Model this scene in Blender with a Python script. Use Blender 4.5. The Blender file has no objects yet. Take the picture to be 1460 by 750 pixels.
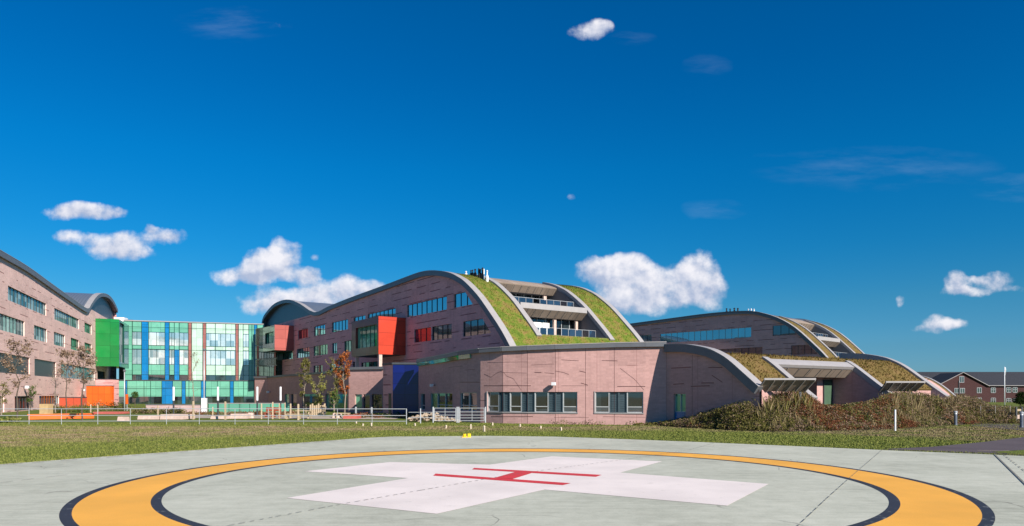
import bpy, math, random
from mathutils import Vector, Matrix, geometry
random.seed(7)
R=math.radians
sc=bpy.context.scene
C=sc.collection
CH=2.3            # eye height
# ------------------------------------------------------------------ camera
cam=bpy.data.cameras.new('camera'); co=bpy.data.objects.new('camera',cam); C.objects.link(co)
co.location=(0,0,CH); co.rotation_euler=(R(90),0,0)
cam.sensor_width=36; cam.lens=36*1000/1460; cam.shift_y=(561-375)/1460
cam.clip_end=5000; sc.camera=co
sc.view_settings.view_transform='Standard'; sc.view_settings.look='None'
sc.view_settings.gamma=1; sc.view_settings.exposure=0.85
sc.cycles.max_bounces=5; sc.cycles.diffuse_bounces=2; sc.cycles.glossy_bounces=3; sc.cycles.transmission_bounces=3
# ------------------------------------------------------------------ node helpers
class NT:
    def __init__(s,tree): s.t=tree; s.t.nodes.clear()
    def n(s,typ,**kw):
        nd=s.t.nodes.new(typ)
        ins=kw.pop('ins',{})
        for k,v in kw.items(): setattr(nd,k,v)
        for k,v in ins.items(): s.set(nd.inputs[k],v)
        return nd
    def set(s,sock,v):
        if isinstance(v,bpy.types.NodeSocket): s.t.links.new(v,sock)
        else: sock.default_value=v
    def m(s,op,a,b=0.0,c=0.0,clamp=False):
        nd=s.t.nodes.new('ShaderNodeMath'); nd.operation=op; nd.use_clamp=clamp
        s.set(nd.inputs[0],a); s.set(nd.inputs[1],b); s.set(nd.inputs[2],c); return nd.outputs[0]
    def mix(s,f,a,b,blend='MIX'):
        nd=s.t.nodes.new('ShaderNodeMix'); nd.data_type='RGBA'; nd.blend_type=blend
        s.set(nd.inputs[0],f); s.set(nd.inputs[6],a if not isinstance(a,tuple) else col(a)); s.set(nd.inputs[7],b if not isinstance(b,tuple) else col(b)); return nd.outputs[2]
    def noise(s,vec,scale,detail=3,rough=.55,w=None):
        nd=s.n('ShaderNodeTexNoise'); s.set(nd.inputs['Scale'],scale); s.set(nd.inputs['Detail'],detail); s.set(nd.inputs['Roughness'],rough)
        if vec is not None: s.set(nd.inputs['Vector'],vec)
        return nd.outputs[0]
    def ramp(s,f,stops,interp='LINEAR'):
        nd=s.n('ShaderNodeValToRGB'); cr=nd.color_ramp; cr.interpolation=interp
        while len(cr.elements)<len(stops): cr.elements.new(.5)
        for e,(p,c) in zip(cr.elements,stops): e.position=p; e.color=col(c)
        s.set(nd.inputs[0],f); return nd.outputs[0]
    def smooth(s,x,a,b):
        nd=s.n('ShaderNodeMapRange',interpolation_type='SMOOTHSTEP'); s.set(nd.inputs[0],x)
        s.set(nd.inputs[1],a); s.set(nd.inputs[2],b); return nd.outputs[0]
def col(c):
    if isinstance(c,(int,float)): return (c,c,c,1)
    return tuple(c) if len(c)==4 else (c[0],c[1],c[2],1)
MATS={}
def base(name):
    m=bpy.data.materials.new(name); m.use_nodes=True; nt=NT(m.node_tree); MATS[name]=m
    out=nt.n('ShaderNodeOutputMaterial'); return m,nt,out
def finish(nt,out,colr,rough=.8,bump=None,bstr=.3,bdist=.05,metal=0.0,spec=.4,coat=0):
    p=nt.n('ShaderNodeBsdfPrincipled'); nt.set(p.inputs['Base Color'],col(colr) if isinstance(colr,(tuple,int,float)) else colr)
    nt.set(p.inputs['Roughness'],rough); nt.set(p.inputs['Metallic'],metal); nt.set(p.inputs['Specular IOR Level'],spec)
    if coat: nt.set(p.inputs['Coat Weight'],coat); nt.set(p.inputs['Coat Roughness'],.08)
    if bump is not None:
        b=nt.n('ShaderNodeBump'); b.inputs['Strength'].default_value=bstr; b.inputs['Distance'].default_value=bdist
        nt.set(b.inputs['Height'],bump); nt.set(p.inputs['Normal'],b.outputs[0])
    nt.t.links.new(p.outputs[0],out.inputs[0]); return p
def tc(nt,k): return nt.n('ShaderNodeTexCoord').outputs[k]
def simple(name,c,rough=.6,metal=0,var=.18,scale=3.0,spec=.4,coat=0,bs=.1):
    m,nt,out=base(name); v=tc(nt,'Object')
    n=nt.noise(v,scale,5,.65); n2=nt.noise(v,scale*9,2)
    f=nt.m('ADD',nt.m('MULTIPLY',n,.7),nt.m('MULTIPLY',n2,.3))
    a=tuple(x*(1-var) for x in c); b=tuple(min(1,x*(1+var)) for x in c)
    cc=nt.ramp(f,[(.3,a),(.7,b)])
    finish(nt,out,cc,rough,n2,bs,.01,metal,spec,coat); return m
# ------------------------------------------------------------------ materials
def pink(name,c,line=(.10,.042,.04),rows=1.05,dens=.47,panel=7.2):
    m,nt,out=base(name); uv=tc(nt,'UV')
    sp=nt.n('ShaderNodeSeparateXYZ'); nt.set(sp.inputs[0],uv); u,v=sp.outputs[0],sp.outputs[1]
    big=nt.noise(uv,.22,4); fine=nt.noise(uv,6.0,3,.7)
    br=nt.n('ShaderNodeTexBrick'); nt.set(br.inputs['Vector'],uv); br.inputs['Scale'].default_value=1
    br.inputs['Brick Width'].default_value=.45; br.inputs['Row Height'].default_value=.15; br.inputs['Mortar Size'].default_value=.012
    br.inputs['Color1'].default_value=col(.0); br.inputs['Color2'].default_value=col(1.); br.inputs['Mortar'].default_value=col(.35)
    pb=nt.n('ShaderNodeTexBrick'); nt.set(pb.inputs['Vector'],uv); pb.inputs['Scale'].default_value=1
    pb.inputs['Brick Width'].default_value=3.6; pb.inputs['Row Height'].default_value=rows; pb.inputs['Mortar Size'].default_value=0.0
    pb.inputs['Color1'].default_value=col(.0); pb.inputs['Color2'].default_value=col(1.)
    f=nt.m('ADD',nt.m('MULTIPLY',big,.35),nt.m('ADD',nt.m('MULTIPLY',fine,.30),nt.m('ADD',nt.m('MULTIPLY',br.outputs[0],.17),nt.m('MULTIPLY',pb.outputs[0],.16))))
    cc=nt.ramp(f,[(.25,tuple(x*.74 for x in c)),(.75,tuple(x*1.2 for x in c))])
    # broken horizontal joints, each row with its own dashes
    vr=nt.m('DIVIDE',v,rows); row=nt.m('FLOOR',vr); fr=nt.m('FRACT',vr)
    cmb=nt.n('ShaderNodeCombineXYZ'); nt.set(cmb.inputs[0],nt.m('MULTIPLY',u,.33)); nt.set(cmb.inputs[1],nt.m('MULTIPLY',row,7.31))
    dash=nt.noise(cmb.outputs[0],1.0,1)
    ln=nt.m('MULTIPLY',nt.m('LESS_THAN',fr,(.12 if rows<2 else .04)/rows),nt.smooth(dash,dens,dens+.06))
    vr2=nt.m('DIVIDE',nt.m('ADD',v,.37),rows*.62); row2=nt.m('FLOOR',vr2); fr2=nt.m('FRACT',vr2)
    cmb2=nt.n('ShaderNodeCombineXYZ'); nt.set(cmb2.inputs[0],nt.m('MULTIPLY',u,.5)); nt.set(cmb2.inputs[1],nt.m('MULTIPLY',row2,5.17)); cmb2.inputs[2].default_value=3
    ln2=nt.m('MULTIPLY',nt.m('LESS_THAN',fr2,.04/rows),nt.smooth(nt.noise(cmb2.outputs[0],1.0,1),dens+.06,dens+.10))
    fu=nt.m('FRACT',nt.m('DIVIDE',u,panel)); vl=nt.m('MULTIPLY',nt.m('LESS_THAN',fu,.035/panel),.55)
    allm=nt.m('MAXIMUM',nt.m('MAXIMUM',ln,nt.m('MULTIPLY',ln2,.6)),vl)
    cc=nt.mix(nt.m('MULTIPLY',allm,.85),cc,line)
    streak=nt.n('ShaderNodeMapping'); nt.set(streak.inputs[0],uv); streak.inputs['Scale'].default_value=(1.4,.12,1)
    st=nt.smooth(nt.noise(streak.outputs[0],1,4),.55,.75)
    cc=nt.mix(nt.m('MULTIPLY',st,.22),cc,tuple(x*.55 for x in c))
    h=nt.m('SUBTRACT',nt.m('MULTIPLY',fine,.4),nt.m('MULTIPLY',allm,1.5))
    finish(nt,out,cc,.85,h,.5,.03,0,.25); return m
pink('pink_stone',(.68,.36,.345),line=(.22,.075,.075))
pink('sunlit_pink_stone',(.88,.59,.52),line=(.34,.16,.14),dens=.52)  # pink stone lightened for the left wing, part of its sunlight put into the colour
pink('pink_precast',(.52,.31,.285),line=(.24,.10,.095),rows=2.1,dens=.60,panel=2.9)
def glass(name,dark,pale,refl=.42,tint=(.75,.92,1),cell=1.15,thr=.55):
    m,nt,out=base(name); uv=tc(nt,'UV')
    sp=nt.n('ShaderNodeSeparateXYZ'); nt.set(sp.inputs[0],uv)
    cmb=nt.n('ShaderNodeCombineXYZ'); nt.set(cmb.inputs[0],nt.m('FLOOR',nt.m('DIVIDE',sp.outputs[0],cell))); nt.set(cmb.inputs[1],nt.m('FLOOR',nt.m('DIVIDE',sp.outputs[1],2.1)))
    wn=nt.n('ShaderNodeTexWhiteNoise',noise_dimensions='2D'); nt.set(wn.inputs['Vector'],cmb.outputs[0])
    n=nt.noise(uv,1.3,3)
    f=nt.m('ADD',nt.smooth(wn.outputs[0],thr-.3,thr+.3),nt.m('MULTIPLY',nt.m('SUBTRACT',n,.5),.9),clamp=True)
    cc=nt.mix(f,dark,pale)
    d=nt.n('ShaderNodeBsdfDiffuse'); nt.set(d.inputs[0],cc)
    g=nt.n('ShaderNodeBsdfGlossy'); g.inputs['Color'].default_value=col(tint); g.inputs['Roughness'].default_value=.03
    b=nt.n('ShaderNodeBump'); b.inputs['Strength'].default_value=.06; b.inputs['Distance'].default_value=.06; nt.set(b.inputs['Height'],nt.noise(uv,.55,1)); nt.set(g.inputs['Normal'],b.outputs[0])
    mx=nt.n('ShaderNodeMixShader'); mx.inputs[0].default_value=refl
    nt.t.links.new(d.outputs[0],mx.inputs[1]); nt.t.links.new(g.outputs[0],mx.inputs[2]); nt.t.links.new(mx.outputs[0],out.inputs[0]); return m
glass('glass_shaded',(.006,.028,.045),(.02,.12,.16),.5,(.55,.9,1),1.5,.6)
glass('glass_teal',(.05,.16,.17),(.36,.52,.50),.22,(.8,.95,1),1.3,.45)
glass('glass_green',(.03,.16,.10),(.14,.42,.28),.22,(.8,1,.9),1.6,.5)
glass('glass_dark',(.006,.012,.014),(.03,.05,.055),.2,(.9,.95,1),1.2,.65)
glass('glass_interior',(.006,.008,.010),(.035,.05,.055),.08,(.9,.95,1),1.2,.6)
glass('balustrade_glass',(.010,.018,.035),(.02,.035,.06),.12,(.8,.9,1),1.2,.6)
glass('glass_red',(.10,.01,.02),(.25,.02,.04),.2,(.9,.7,.8),1.0,.5)
glass('glass_pale',(.22,.33,.36),(.62,.72,.72),.32,(.9,.97,1),1.8,.45)
def panelmat(name,c,rough=.25,w=1.8,h=1.8,spec=.5,coat=.3,var=.14):
    m,nt,out=base(name); uv=tc(nt,'UV')
    br=nt.n('ShaderNodeTexBrick',offset=0.0); nt.set(br.inputs['Vector'],uv); br.inputs['Scale'].default_value=1
    br.inputs['Brick Width'].default_value=w; br.inputs['Row Height'].default_value=h; br.inputs['Mortar Size'].default_value=.022; br.inputs['Mortar Smooth'].default_value=0
    br.inputs['Color1'].default_value=col(tuple(x*(1-var) for x in c)); br.inputs['Color2'].default_value=col(tuple(min(1,x*(1+var)) for x in c)); br.inputs['Mortar'].default_value=col(tuple(x*.3 for x in c))
    n=nt.noise(uv,.8,4); cc=nt.mix(nt.m('MULTIPLY',nt.smooth(n,.45,.7),.25),br.outputs[0],tuple(x*.6 for x in c))
    finish(nt,out,cc,rough,nt.noise(uv,.6,2),.08,.1,0,spec,coat); return m
panelmat('red_panel',(.48,.042,.018),.3,3.0,1.9)
panelmat('salmon_panel',(.38,.09,.075),.3,2.4,2.0)
panelmat('salmon_strip',(.32,.12,.10),.2,2.4,2.0,coat=.5)
panelmat('red_brown_panel',(.16,.02,.015),.3,2.4,2.0)
panelmat('green_panel',(.008,.19,.04),.22,2.6,2.4)
panelmat('dark_green_panel',(.006,.05,.035),.15,1.8,1.8)
panelmat('mint_panel',(.14,.40,.29),.18,1.9,1.9,coat=.6)
panelmat('pale_mint_panel',(.44,.62,.50),.18,1.9,1.9,coat=.6)
panelmat('blue_panel',(.006,.17,.42),.2,1.6,1.8,coat=.5)
panelmat('deep_blue_panel',(.003,.008,.11),.3,1.25,1.1)
panelmat('orange_panel',(.85,.13,.012),.4,1.1,2.2)
panelmat('vermilion_panel',(.62,.10,.05),.4,1.1,2.2)
panelmat('tan_soffit',(.30,.235,.185),.7,1.5,30,coat=0,spec=.2)
simple('light_metal',(.33,.31,.305),.45,0,.10,1.5)
simple('grey_metal',(.13,.135,.15),.45,0,.12,1.2)
simple('dark_metal',(.055,.062,.07),.5)
simple('near_black',(.015,.016,.018),.6)
simple('galvanised',(.46,.48,.50),.4,.2,.12,4)
simple('white_paint_metal',(.75,.76,.78),.4)
simple('pale_timber',(.46,.35,.23),.8,0,.25,6)
simple('grey_timber',(.28,.25,.22),.85,0,.25,6)
simple('plywood',(.50,.34,.17),.8,0,.25,3)
simple('red_timber',(.28,.07,.035),.7,0,.25,4)
simple('orange_seat',(.80,.14,.02),.45)
simple('brick_red_paving',(.42,.10,.08),.8)
simple('sand_stone',(.55,.41,.35),.85,0,.25,3,bs=.4)
simple('rubble_stone',(.36,.28,.20),.9,0,.4,2,bs=.6)
simple('pale_wall',(.50,.36,.34),.8,0,.15,.7)
simple('slate_panel',(.055,.085,.10),.5)
simple('window_frame',(.42,.44,.44),.45)
simple('dark_frame',(.035,.04,.045),.45)
simple('white_curtain',(.7,.74,.72),.8)
simple('yellow_light_paint',(.80,.50,.01),.4)
simple('dark_door',(.01,.03,.03),.4)
simple('roof_tile',(.022,.024,.032),.75,0,.3,2,bs=.5)
simple('roof_tile_sunlit',(.20,.19,.20),.75,0,.2,2,bs=.5)
simple('bark',(.10,.075,.055),.9,0,.3,8,bs=.6)
simple('pale_bark',(.26,.21,.16),.9,0,.3,8,bs=.6)
simple('bollard_metal',(.20,.22,.27),.35,.5)
simple('mesh_green',(.05,.10,.06),.6)
def seam(name,c,pitch=.55):
    m,nt,out=base(name); uv=tc(nt,'UV'); sp=nt.n('ShaderNodeSeparateXYZ'); nt.set(sp.inputs[0],uv)
    fr=nt.m('FRACT',nt.m('DIVIDE',sp.outputs[0],pitch)); l=nt.m('LESS_THAN',fr,.16)
    cc=nt.mix(l,c,tuple(x*.55 for x in c)); cc=nt.mix(nt.m('MULTIPLY',nt.noise(uv,.5,4),.5),cc,tuple(x*.7 for x in c))
    finish(nt,out,cc,.4,l,.6,.04,.4,.5); return m
seam('standing_seam',(.20,.23,.27))
seam('louvre_metal',(.075,.082,.095),.25)
def brick(name,c):
    m,nt,out=base(name); uv=tc(nt,'UV')
    br=nt.n('ShaderNodeTexBrick'); nt.set(br.inputs['Vector'],uv); br.inputs['Scale'].default_value=1
    br.inputs['Brick Width'].default_value=.225; br.inputs['Row Height'].default_value=.075; br.inputs['Mortar Size'].default_value=.008
    br.inputs['Color1'].default_value=col(tuple(x*.8 for x in c)); br.inputs['Color2'].default_value=col(tuple(x*1.25 for x in c)); br.inputs['Mortar'].default_value=col((.07,.05,.05))
    finish(nt,out,nt.mix(nt.m('MULTIPLY',nt.noise(uv,.4,4),.5),br.outputs[0],tuple(x*.6 for x in c)),.9); return m
simple('painted_frame',(.34,.35,.37),.5)
brick('red_brick',(.055,.014,.014))
def vegmat(name,stops,scale=1.2,rough=.9,trans=0,fine=18,coord='Object',bump=True):
    m,nt,out=base(name); v=tc(nt,coord)
    n=nt.noise(v,scale,5,.7); n2=nt.noise(v,fine,2,.6)
    f=nt.m('ADD',nt.m('MULTIPLY',n,.62),nt.m('MULTIPLY',n2,.38))
    cc=nt.ramp(f,stops)
    p=finish(nt,out,cc,rough,n2 if bump else None,.8,.08,0,.15)
    return m
vegmat('sedum_lush',[(.30,(.050,.085,.012)),(.45,(.10,.155,.018)),(.52,(.15,.17,.026)),(.56,(.23,.155,.05)),(.66,(.14,.075,.04))],.75,fine=12,bump=False)
vegmat('sedum_dry',[(.30,(.075,.055,.018)),(.43,(.125,.09,.026)),(.53,(.16,.11,.038)),(.62,(.18,.10,.045)),(.72,(.12,.065,.035))],.9,fine=34,bump=False)
def leafmat(name,cs,hue=None):
    m,nt,out=base(name); gi=nt.n('ShaderNodeNewGeometry').outputs['Random Per Island']
    st=[(i/(max(1,len(cs)-1)),c) for i,c in enumerate(cs)]
    cc=nt.ramp(gi,st); d=nt.n('ShaderNodeBsdfDiffuse'); nt.set(d.inputs[0],cc); t=nt.n('ShaderNodeBsdfTranslucent'); nt.set(t.inputs[0],cc)
    mx=nt.n('ShaderNodeMixShader'); mx.inputs[0].default_value=.3
    nt.t.links.new(d.outputs[0],mx.inputs[1]); nt.t.links.new(t.outputs[0],mx.inputs[2]); nt.t.links.new(mx.outputs[0],out.inputs[0]); return m
leafmat('leaf_olive',[(.10,.10,.03),(.24,.22,.07),(.17,.15,.05)])
leafmat('leaf_green',[(.03,.07,.015),(.08,.15,.03),(.13,.17,.04)])
leafmat('leaf_brown',[(.17,.11,.075),(.36,.25,.17),(.26,.17,.12),(.44,.34,.25)])
leafmat('leaf_tan',[(.25,.19,.10),(.42,.33,.18),(.20,.17,.08)])
leafmat('leaf_red',[(.20,.055,.03),(.30,.13,.07),(.15,.07,.04)])
leafmat('leaf_orange',[(.38,.10,.03),(.50,.17,.05),(.25,.06,.03),(.42,.22,.08)])
leafmat('leaf_yellow_green',[(.16,.17,.04),(.34,.34,.10),(.22,.19,.06)])
leafmat('leaf_dark',[(.012,.025,.008),(.03,.05,.015)])
leafmat('sedum_blade',[(.07,.11,.015),(.12,.175,.022),(.18,.19,.04),(.22,.13,.05)])
leafmat('sedum_blade_dry',[(.10,.08,.02),(.15,.12,.03),(.20,.14,.05),(.15,.08,.035)])
RC=(0.28,18.7)
def lawnmask(nt,pos):
    sp=nt.n('ShaderNodeSeparateXYZ'); nt.set(sp.inputs[0],pos); x,y=sp.outputs[0],sp.outputs[1]
    dx=nt.m('SUBTRACT',x,RC[0]); dy=nt.m('SUBTRACT',y,RC[1])
    r=nt.m('SQRT',nt.m('ADD',nt.m('MULTIPLY',dx,dx),nt.m('MULTIPLY',dy,dy)))
    nz=nt.noise(pos,.16,4,.6)
    r2=nt.m('ADD',r,nt.m('MULTIPLY',nt.m('SUBTRACT',nz,.5),9))
    a=nt.m('MULTIPLY',nt.smooth(r2,nt.m('ADD',23.0,nt.m('MULTIPLY',nt.smooth(x,4,14),2.2)),nt.m('ADD',28.0,nt.m('MULTIPLY',nt.smooth(x,4,14),2.2))),nt.m('SUBTRACT',1,nt.smooth(nt.m('ADD',y,nt.m('MULTIPLY',nt.m('SUBTRACT',nz,.5),5)),48.2,50.6)))
    n2=nt.noise(pos,.55,5,.65)
    b=nt.smooth(n2,.60,.72)
    return nt.m('MAXIMUM',nt.m('MULTIPLY',a,nt.smooth(nt.noise(pos,.5,5,.7),.34,.62)),nt.m('MULTIPLY',b,.3)),sp
def lawn():
    m,nt,out=base('lawn_turf'); pos=tc(nt,'Object'); mk,sp=lawnmask(nt,pos)
    n=nt.noise(pos,3,5,.7); n3=nt.noise(pos,.9,3)
    g=nt.ramp(n,[(.3,(.075,.10,.018)),(.5,(.12,.150,.03)),(.7,(.17,.185,.048))])
    b=nt.ramp(n,[(.3,(.17,.12,.06)),(.5,(.25,.18,.11)),(.7,(.32,.235,.16))])
    cc=nt.mix(mk,g,b)
    bare=nt.smooth(nt.noise(pos,.28,4,.6),.66,.72); cc=nt.mix(nt.m('MULTIPLY',nt.m('MULTIPLY',bare,mk),.8),cc,(.42,.30,.22))
    finish(nt,out,cc,.95,nt.noise(pos,14,3,.7),.9,.05,0,.1)
    m,nt,out=base('lawn_blade'); pos=tc(nt,'Object'); mk,sp=lawnmask(nt,pos); gi=nt.n('ShaderNodeNewGeometry').outputs['Random Per Island']
    cc=nt.mix(mk,nt.ramp(gi,[(0,(.08,.10,.02)),(.6,(.15,.175,.035)),(1,(.22,.22,.06))]),nt.ramp(gi,[(0,(.17,.125,.06)),(.5,(.26,.19,.115)),(.8,(.32,.24,.155)),(1,(.14,.15,.045))]))
    finish(nt,out,cc,.8,None,0,0,0,.15)
lawn()
def concrete():
    m,nt,out=base('helipad_concrete'); pos=tc(nt,'Object')
    n=nt.noise(pos,.25,5,.6); n2=nt.noise(pos,2.2,5,.7); n3=nt.noise(pos,30,2,.6)
    mp=nt.n('ShaderNodeMapping'); nt.set(mp.inputs[0],pos); mp.inputs['Scale'].default_value=(.25,9,1); mp.inputs['Rotation'].default_value=(0,0,R(-7)); br=nt.noise(mp.outputs[0],1,4,.7)
    f=nt.m('ADD',nt.m('ADD',nt.m('MULTIPLY',n,.35),nt.m('MULTIPLY',n2,.25)),nt.m('ADD',nt.m('MULTIPLY',n3,.15),nt.m('MULTIPLY',br,.25)))
    cc=nt.ramp(f,[(.37,(.31,.315,.25)),(.5,(.45,.455,.37)),(.62,(.55,.55,.455))])
    stn=nt.smooth(nt.noise(pos,.42,6,.7),.60,.74); cc=nt.mix(nt.m('MULTIPLY',stn,.45),cc,(.27,.25,.19))
    sp2=nt.smooth(nt.noise(pos,5,4,.7),.68,.74); cc=nt.mix(nt.m('MULTIPLY',sp2,.35),cc,(.2,.19,.16))
    # tyre scuffs and hairline cracks
    mp2=nt.n('ShaderNodeMapping'); nt.set(mp2.inputs[0],pos); mp2.inputs['Scale'].default_value=(.12,2.6,1); mp2.inputs['Rotation'].default_value=(0,0,-.45)
    sc2=nt.m('MULTIPLY',nt.smooth(nt.noise(mp2.outputs[0],1.6,3,.5),.64,.70),nt.smooth(nt.noise(pos,.22,3),.48,.60)); cc=nt.mix(nt.m('MULTIPLY',sc2,.30),cc,(.16,.155,.14))
    vo=nt.n('ShaderNodeTexVoronoi',feature='DISTANCE_TO_EDGE'); wv=nt.n('ShaderNodeTexNoise'); nt.set(wv.inputs['Vector'],pos); wv.inputs['Scale'].default_value=.8
    av=nt.n('ShaderNodeVectorMath',operation='ADD'); nt.set(av.inputs[0],pos); nt.set(av.inputs[1],wv.outputs['Color']); nt.set(vo.inputs['Vector'],av.outputs[0]); vo.inputs['Scale'].default_value=.22
    ck=nt.m('MULTIPLY',nt.m('LESS_THAN',vo.outputs[0],.0035),nt.smooth(nt.noise(pos,.3,2),.5,.6)); cc=nt.mix(nt.m('MULTIPLY',ck,.6),cc,(.15,.145,.125))
    finish(nt,out,cc,.85,nt.m('ADD',n3,nt.m('MULTIPLY',br,1.5)),.25,.01,0,.25)
    def paint(name,c,wear,under,ws=.64):
        m,nt,out=base(name); pos=tc(nt,'Object'); n=nt.noise(pos,3,6,.75); n2=nt.noise(pos,.5,4); n3=nt.noise(pos,40,2)
        cc=nt.ramp(nt.m('ADD',nt.m('MULTIPLY',n2,.6),nt.m('MULTIPLY',n3,.4)),[(.35,tuple(x*.86 for x in c)),(.65,tuple(min(1,x*1.08) for x in c))])
        mp=nt.n('ShaderNodeMapping'); nt.set(mp.inputs[0],pos); mp.inputs['Scale'].default_value=(.5,6,1); mp.inputs['Rotation'].default_value=(0,0,R(-7))
        w2=nt.smooth(nt.noise(mp.outputs[0],1.2,5,.75),.60,.70)
        cc=nt.mix(nt.m('MAXIMUM',nt.m('MULTIPLY',nt.smooth(n,ws,ws+.08),wear),nt.m('MULTIPLY',w2,wear*.5)),cc,under)
        finish(nt,out,cc,.7,n3,.2,.008,0,.3)
    paint('yellow_paint',(.82,.40,.060),.35,(.55,.36,.17)); paint('black_paint',(.030,.033,.045),.65,(.22,.23,.22),.58)
    paint('white_paint',(.78,.69,.64),.45,(.50,.45,.40),.60); paint('red_paint',(.60,.045,.05),.4,(.6,.35,.33),.60)
concrete()
def asph():
    m,nt,out=base('asphalt'); pos=tc(nt,'Object'); n=nt.noise(pos,.4,5); n2=nt.noise(pos,40,2)
    finish(nt,out,nt.ramp(nt.m('ADD',nt.m('MULTIPLY',n,.6),nt.m('MULTIPLY',n2,.4)),[(.3,(.075,.060,.066)),(.7,(.125,.10,.105))]),.9,n2,.3,.01,0,.2)
asph()
simple('joint_sealant',(.20,.19,.16),.8,0,.35,3)
simple('kerb_sand',(.58,.49,.37),.9,0,.2,3,bs=.5)
simple('path_gravel',(.40,.33,.26),.95,0,.2,3,bs=.5)
simple('dark_soil',(.05,.035,.022),.95,0,.3,2,bs=.8)
# ------------------------------------------------------------------ mesh builder
class MB:
    def __init__(s): s.v=[];s.f=[];s.u=[];s.mi=[]
    def face(s,pts,uv=None,mi=0):
        i=len(s.v); s.v+= [tuple(p) for p in pts]; s.f.append(tuple(range(i,i+len(pts))))
        if uv is None: uv=[(p[0],p[2]) for p in pts]
        s.u.append(uv); s.mi.append(mi); return s
    def box(s,x0,x1,y0,y1,z0,z1,mi=0,M=None):
        q=[((x0,y0,z0),(x1,y0,z0),(x1,y0,z1),(x0,y0,z1)),((x1,y1,z0),(x0,y1,z0),(x0,y1,z1),(x1,y1,z1)),
           ((x0,y1,z0),(x0,y0,z0),(x0,y0,z1),(x0,y1,z1)),((x1,y0,z0),(x1,y1,z0),(x1,y1,z1),(x1,y0,z1)),
           ((x0,y0,z1),(x1,y0,z1),(x1,y1,z1),(x0,y1,z1)),((x0,y1,z0),(x1,y1,z0),(x1,y0,z0),(x0,y0,z0))]
        for k,a in enumerate(q):
            uv=[(p[0],p[2]) for p in a] if k<2 else ([(p[1],p[2]) for p in a] if k<4 else [(p[0],p[1]) for p in a])
            s.face([M@Vector(p) for p in a] if M else a,uv,mi)
        return s
    def tube(s,pts,rs,n=6,mi=0,cap=True):
        rings=[]
        for i,p in enumerate(pts):
            p=Vector(p); d=(Vector(pts[min(i+1,len(pts)-1)])-Vector(pts[max(i-1,0)])).normalized()
            a=d.orthogonal().normalized(); b=d.cross(a); r=rs[i] if isinstance(rs,(list,tuple)) else rs
            rings.append([p+r*(math.cos(2*math.pi*k/n)*a+math.sin(2*math.pi*k/n)*b) for k in range(n)])
        for i in range(len(rings)-1):
            for k in range(n): s.face([rings[i][k],rings[i][(k+1)%n],rings[i+1][(k+1)%n],rings[i+1][k]],[(0,0),(1,0),(1,1),(0,1)],mi)
        if cap: s.face(rings[-1],None,mi); s.face(rings[0][::-1],None,mi)
        return s
    def lathe(s,prof,c=(0,0,0),n=12,mi=0):
        for i in range(len(prof)-1):
            (r0,z0),(r1,z1)=prof[i],prof[i+1]
            for k in range(n):
                a,b=2*math.pi*k/n,2*math.pi*(k+1)/n
                P=lambda r,t,z:(c[0]+r*math.cos(t),c[1]+r*math.sin(t),c[2]+z)
                s.face([P(r0,a,z0),P(r0,b,z0),P(r1,b,z1),P(r1,a,z1)],[(a,z0),(b,z0),(b,z1),(a,z1)],mi)
        return s
    def build(s,name,mat,parent=None,smooth=False,merge=False,**tags):
        me=bpy.data.meshes.new(name); me.from_pydata(s.v,[],s.f)
        for m in (mat if isinstance(mat,(list,tuple)) else [mat]): me.materials.append(MATS[m])
        ul=me.uv_layers.new(name='UVMap'); k=0
        flat=[c for uv in s.u for p in uv for c in p]; ul.data.foreach_set('uv',flat)
        me.polygons.foreach_set('material_index',s.mi)
        if smooth or merge:
            import bmesh
            bm=bmesh.new(); bm.from_mesh(me); bmesh.ops.remove_doubles(bm,verts=bm.verts,dist=.0005); bmesh.ops.recalc_face_normals(bm,faces=bm.faces)
            bm.to_mesh(me); bm.free()
            if smooth: me.polygons.foreach_set('use_smooth',[True]*len(me.polygons))
        me.update()
        o=bpy.data.objects.new(name,me); C.objects.link(o)
        if parent: o.parent=parent
        for k,v in tags.items(): o[k]=v
        return o
def tag(o,label,cat,group=None,kind=None):
    o['label']=label; o['category']=cat
    if group: o['group']=group
    if kind: o['kind']=kind
    return o
def empty(name,loc,rz=0,label=None,cat=None,group=None):
    o=bpy.data.objects.new(name,None); C.objects.link(o); o.location=loc; o.rotation_euler=(0,0,rz); o.empty_display_size=.5
    if label: tag(o,label,cat,group)
    return o
def copytree(o,parent=None):
    c=o.copy(); C.objects.link(c)
    if parent: c.parent=parent
    for ch in list(o.children): copytree(ch,c)
    return c
def gp(px,py): Y=1000*CH/(py-561); return ((px-730)/1000*Y,Y)      # a ground point seen at that place
def atd(px,Y): return ((px-730)/1000*Y,Y)
class Frame:                                                     # a vertical wall plane; local x along it, local y into the building
    def __init__(s,O,dx):
        l=math.hypot(*dx); s.O=O; s.dx=(dx[0]/l,dx[1]/l); s.dy=(-s.dx[1],s.dx[0]); s.rz=math.atan2(s.dx[1],s.dx[0])
    def at(s,px,py,w=0):
        a=(px-730)/1000
        X=(a*(s.O[1]+w*s.dy[1])-s.O[0]-w*s.dy[0])/(s.dx[0]-a*s.dx[1])
        Y=s.O[1]+X*s.dx[1]+w*s.dy[1]
        return X,CH+(561-py)*Y/1000
    def x(s,px,w=0): return s.at(px,561,w)[0]
    def wld(s,X,w): return (s.O[0]+X*s.dx[0]+w*s.dy[0],s.O[1]+X*s.dx[1]+w*s.dy[1])
    def root(s,name,label,cat,group=None): return empty(name,(s.O[0],s.O[1],0),s.rz,label,cat,group)
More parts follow.
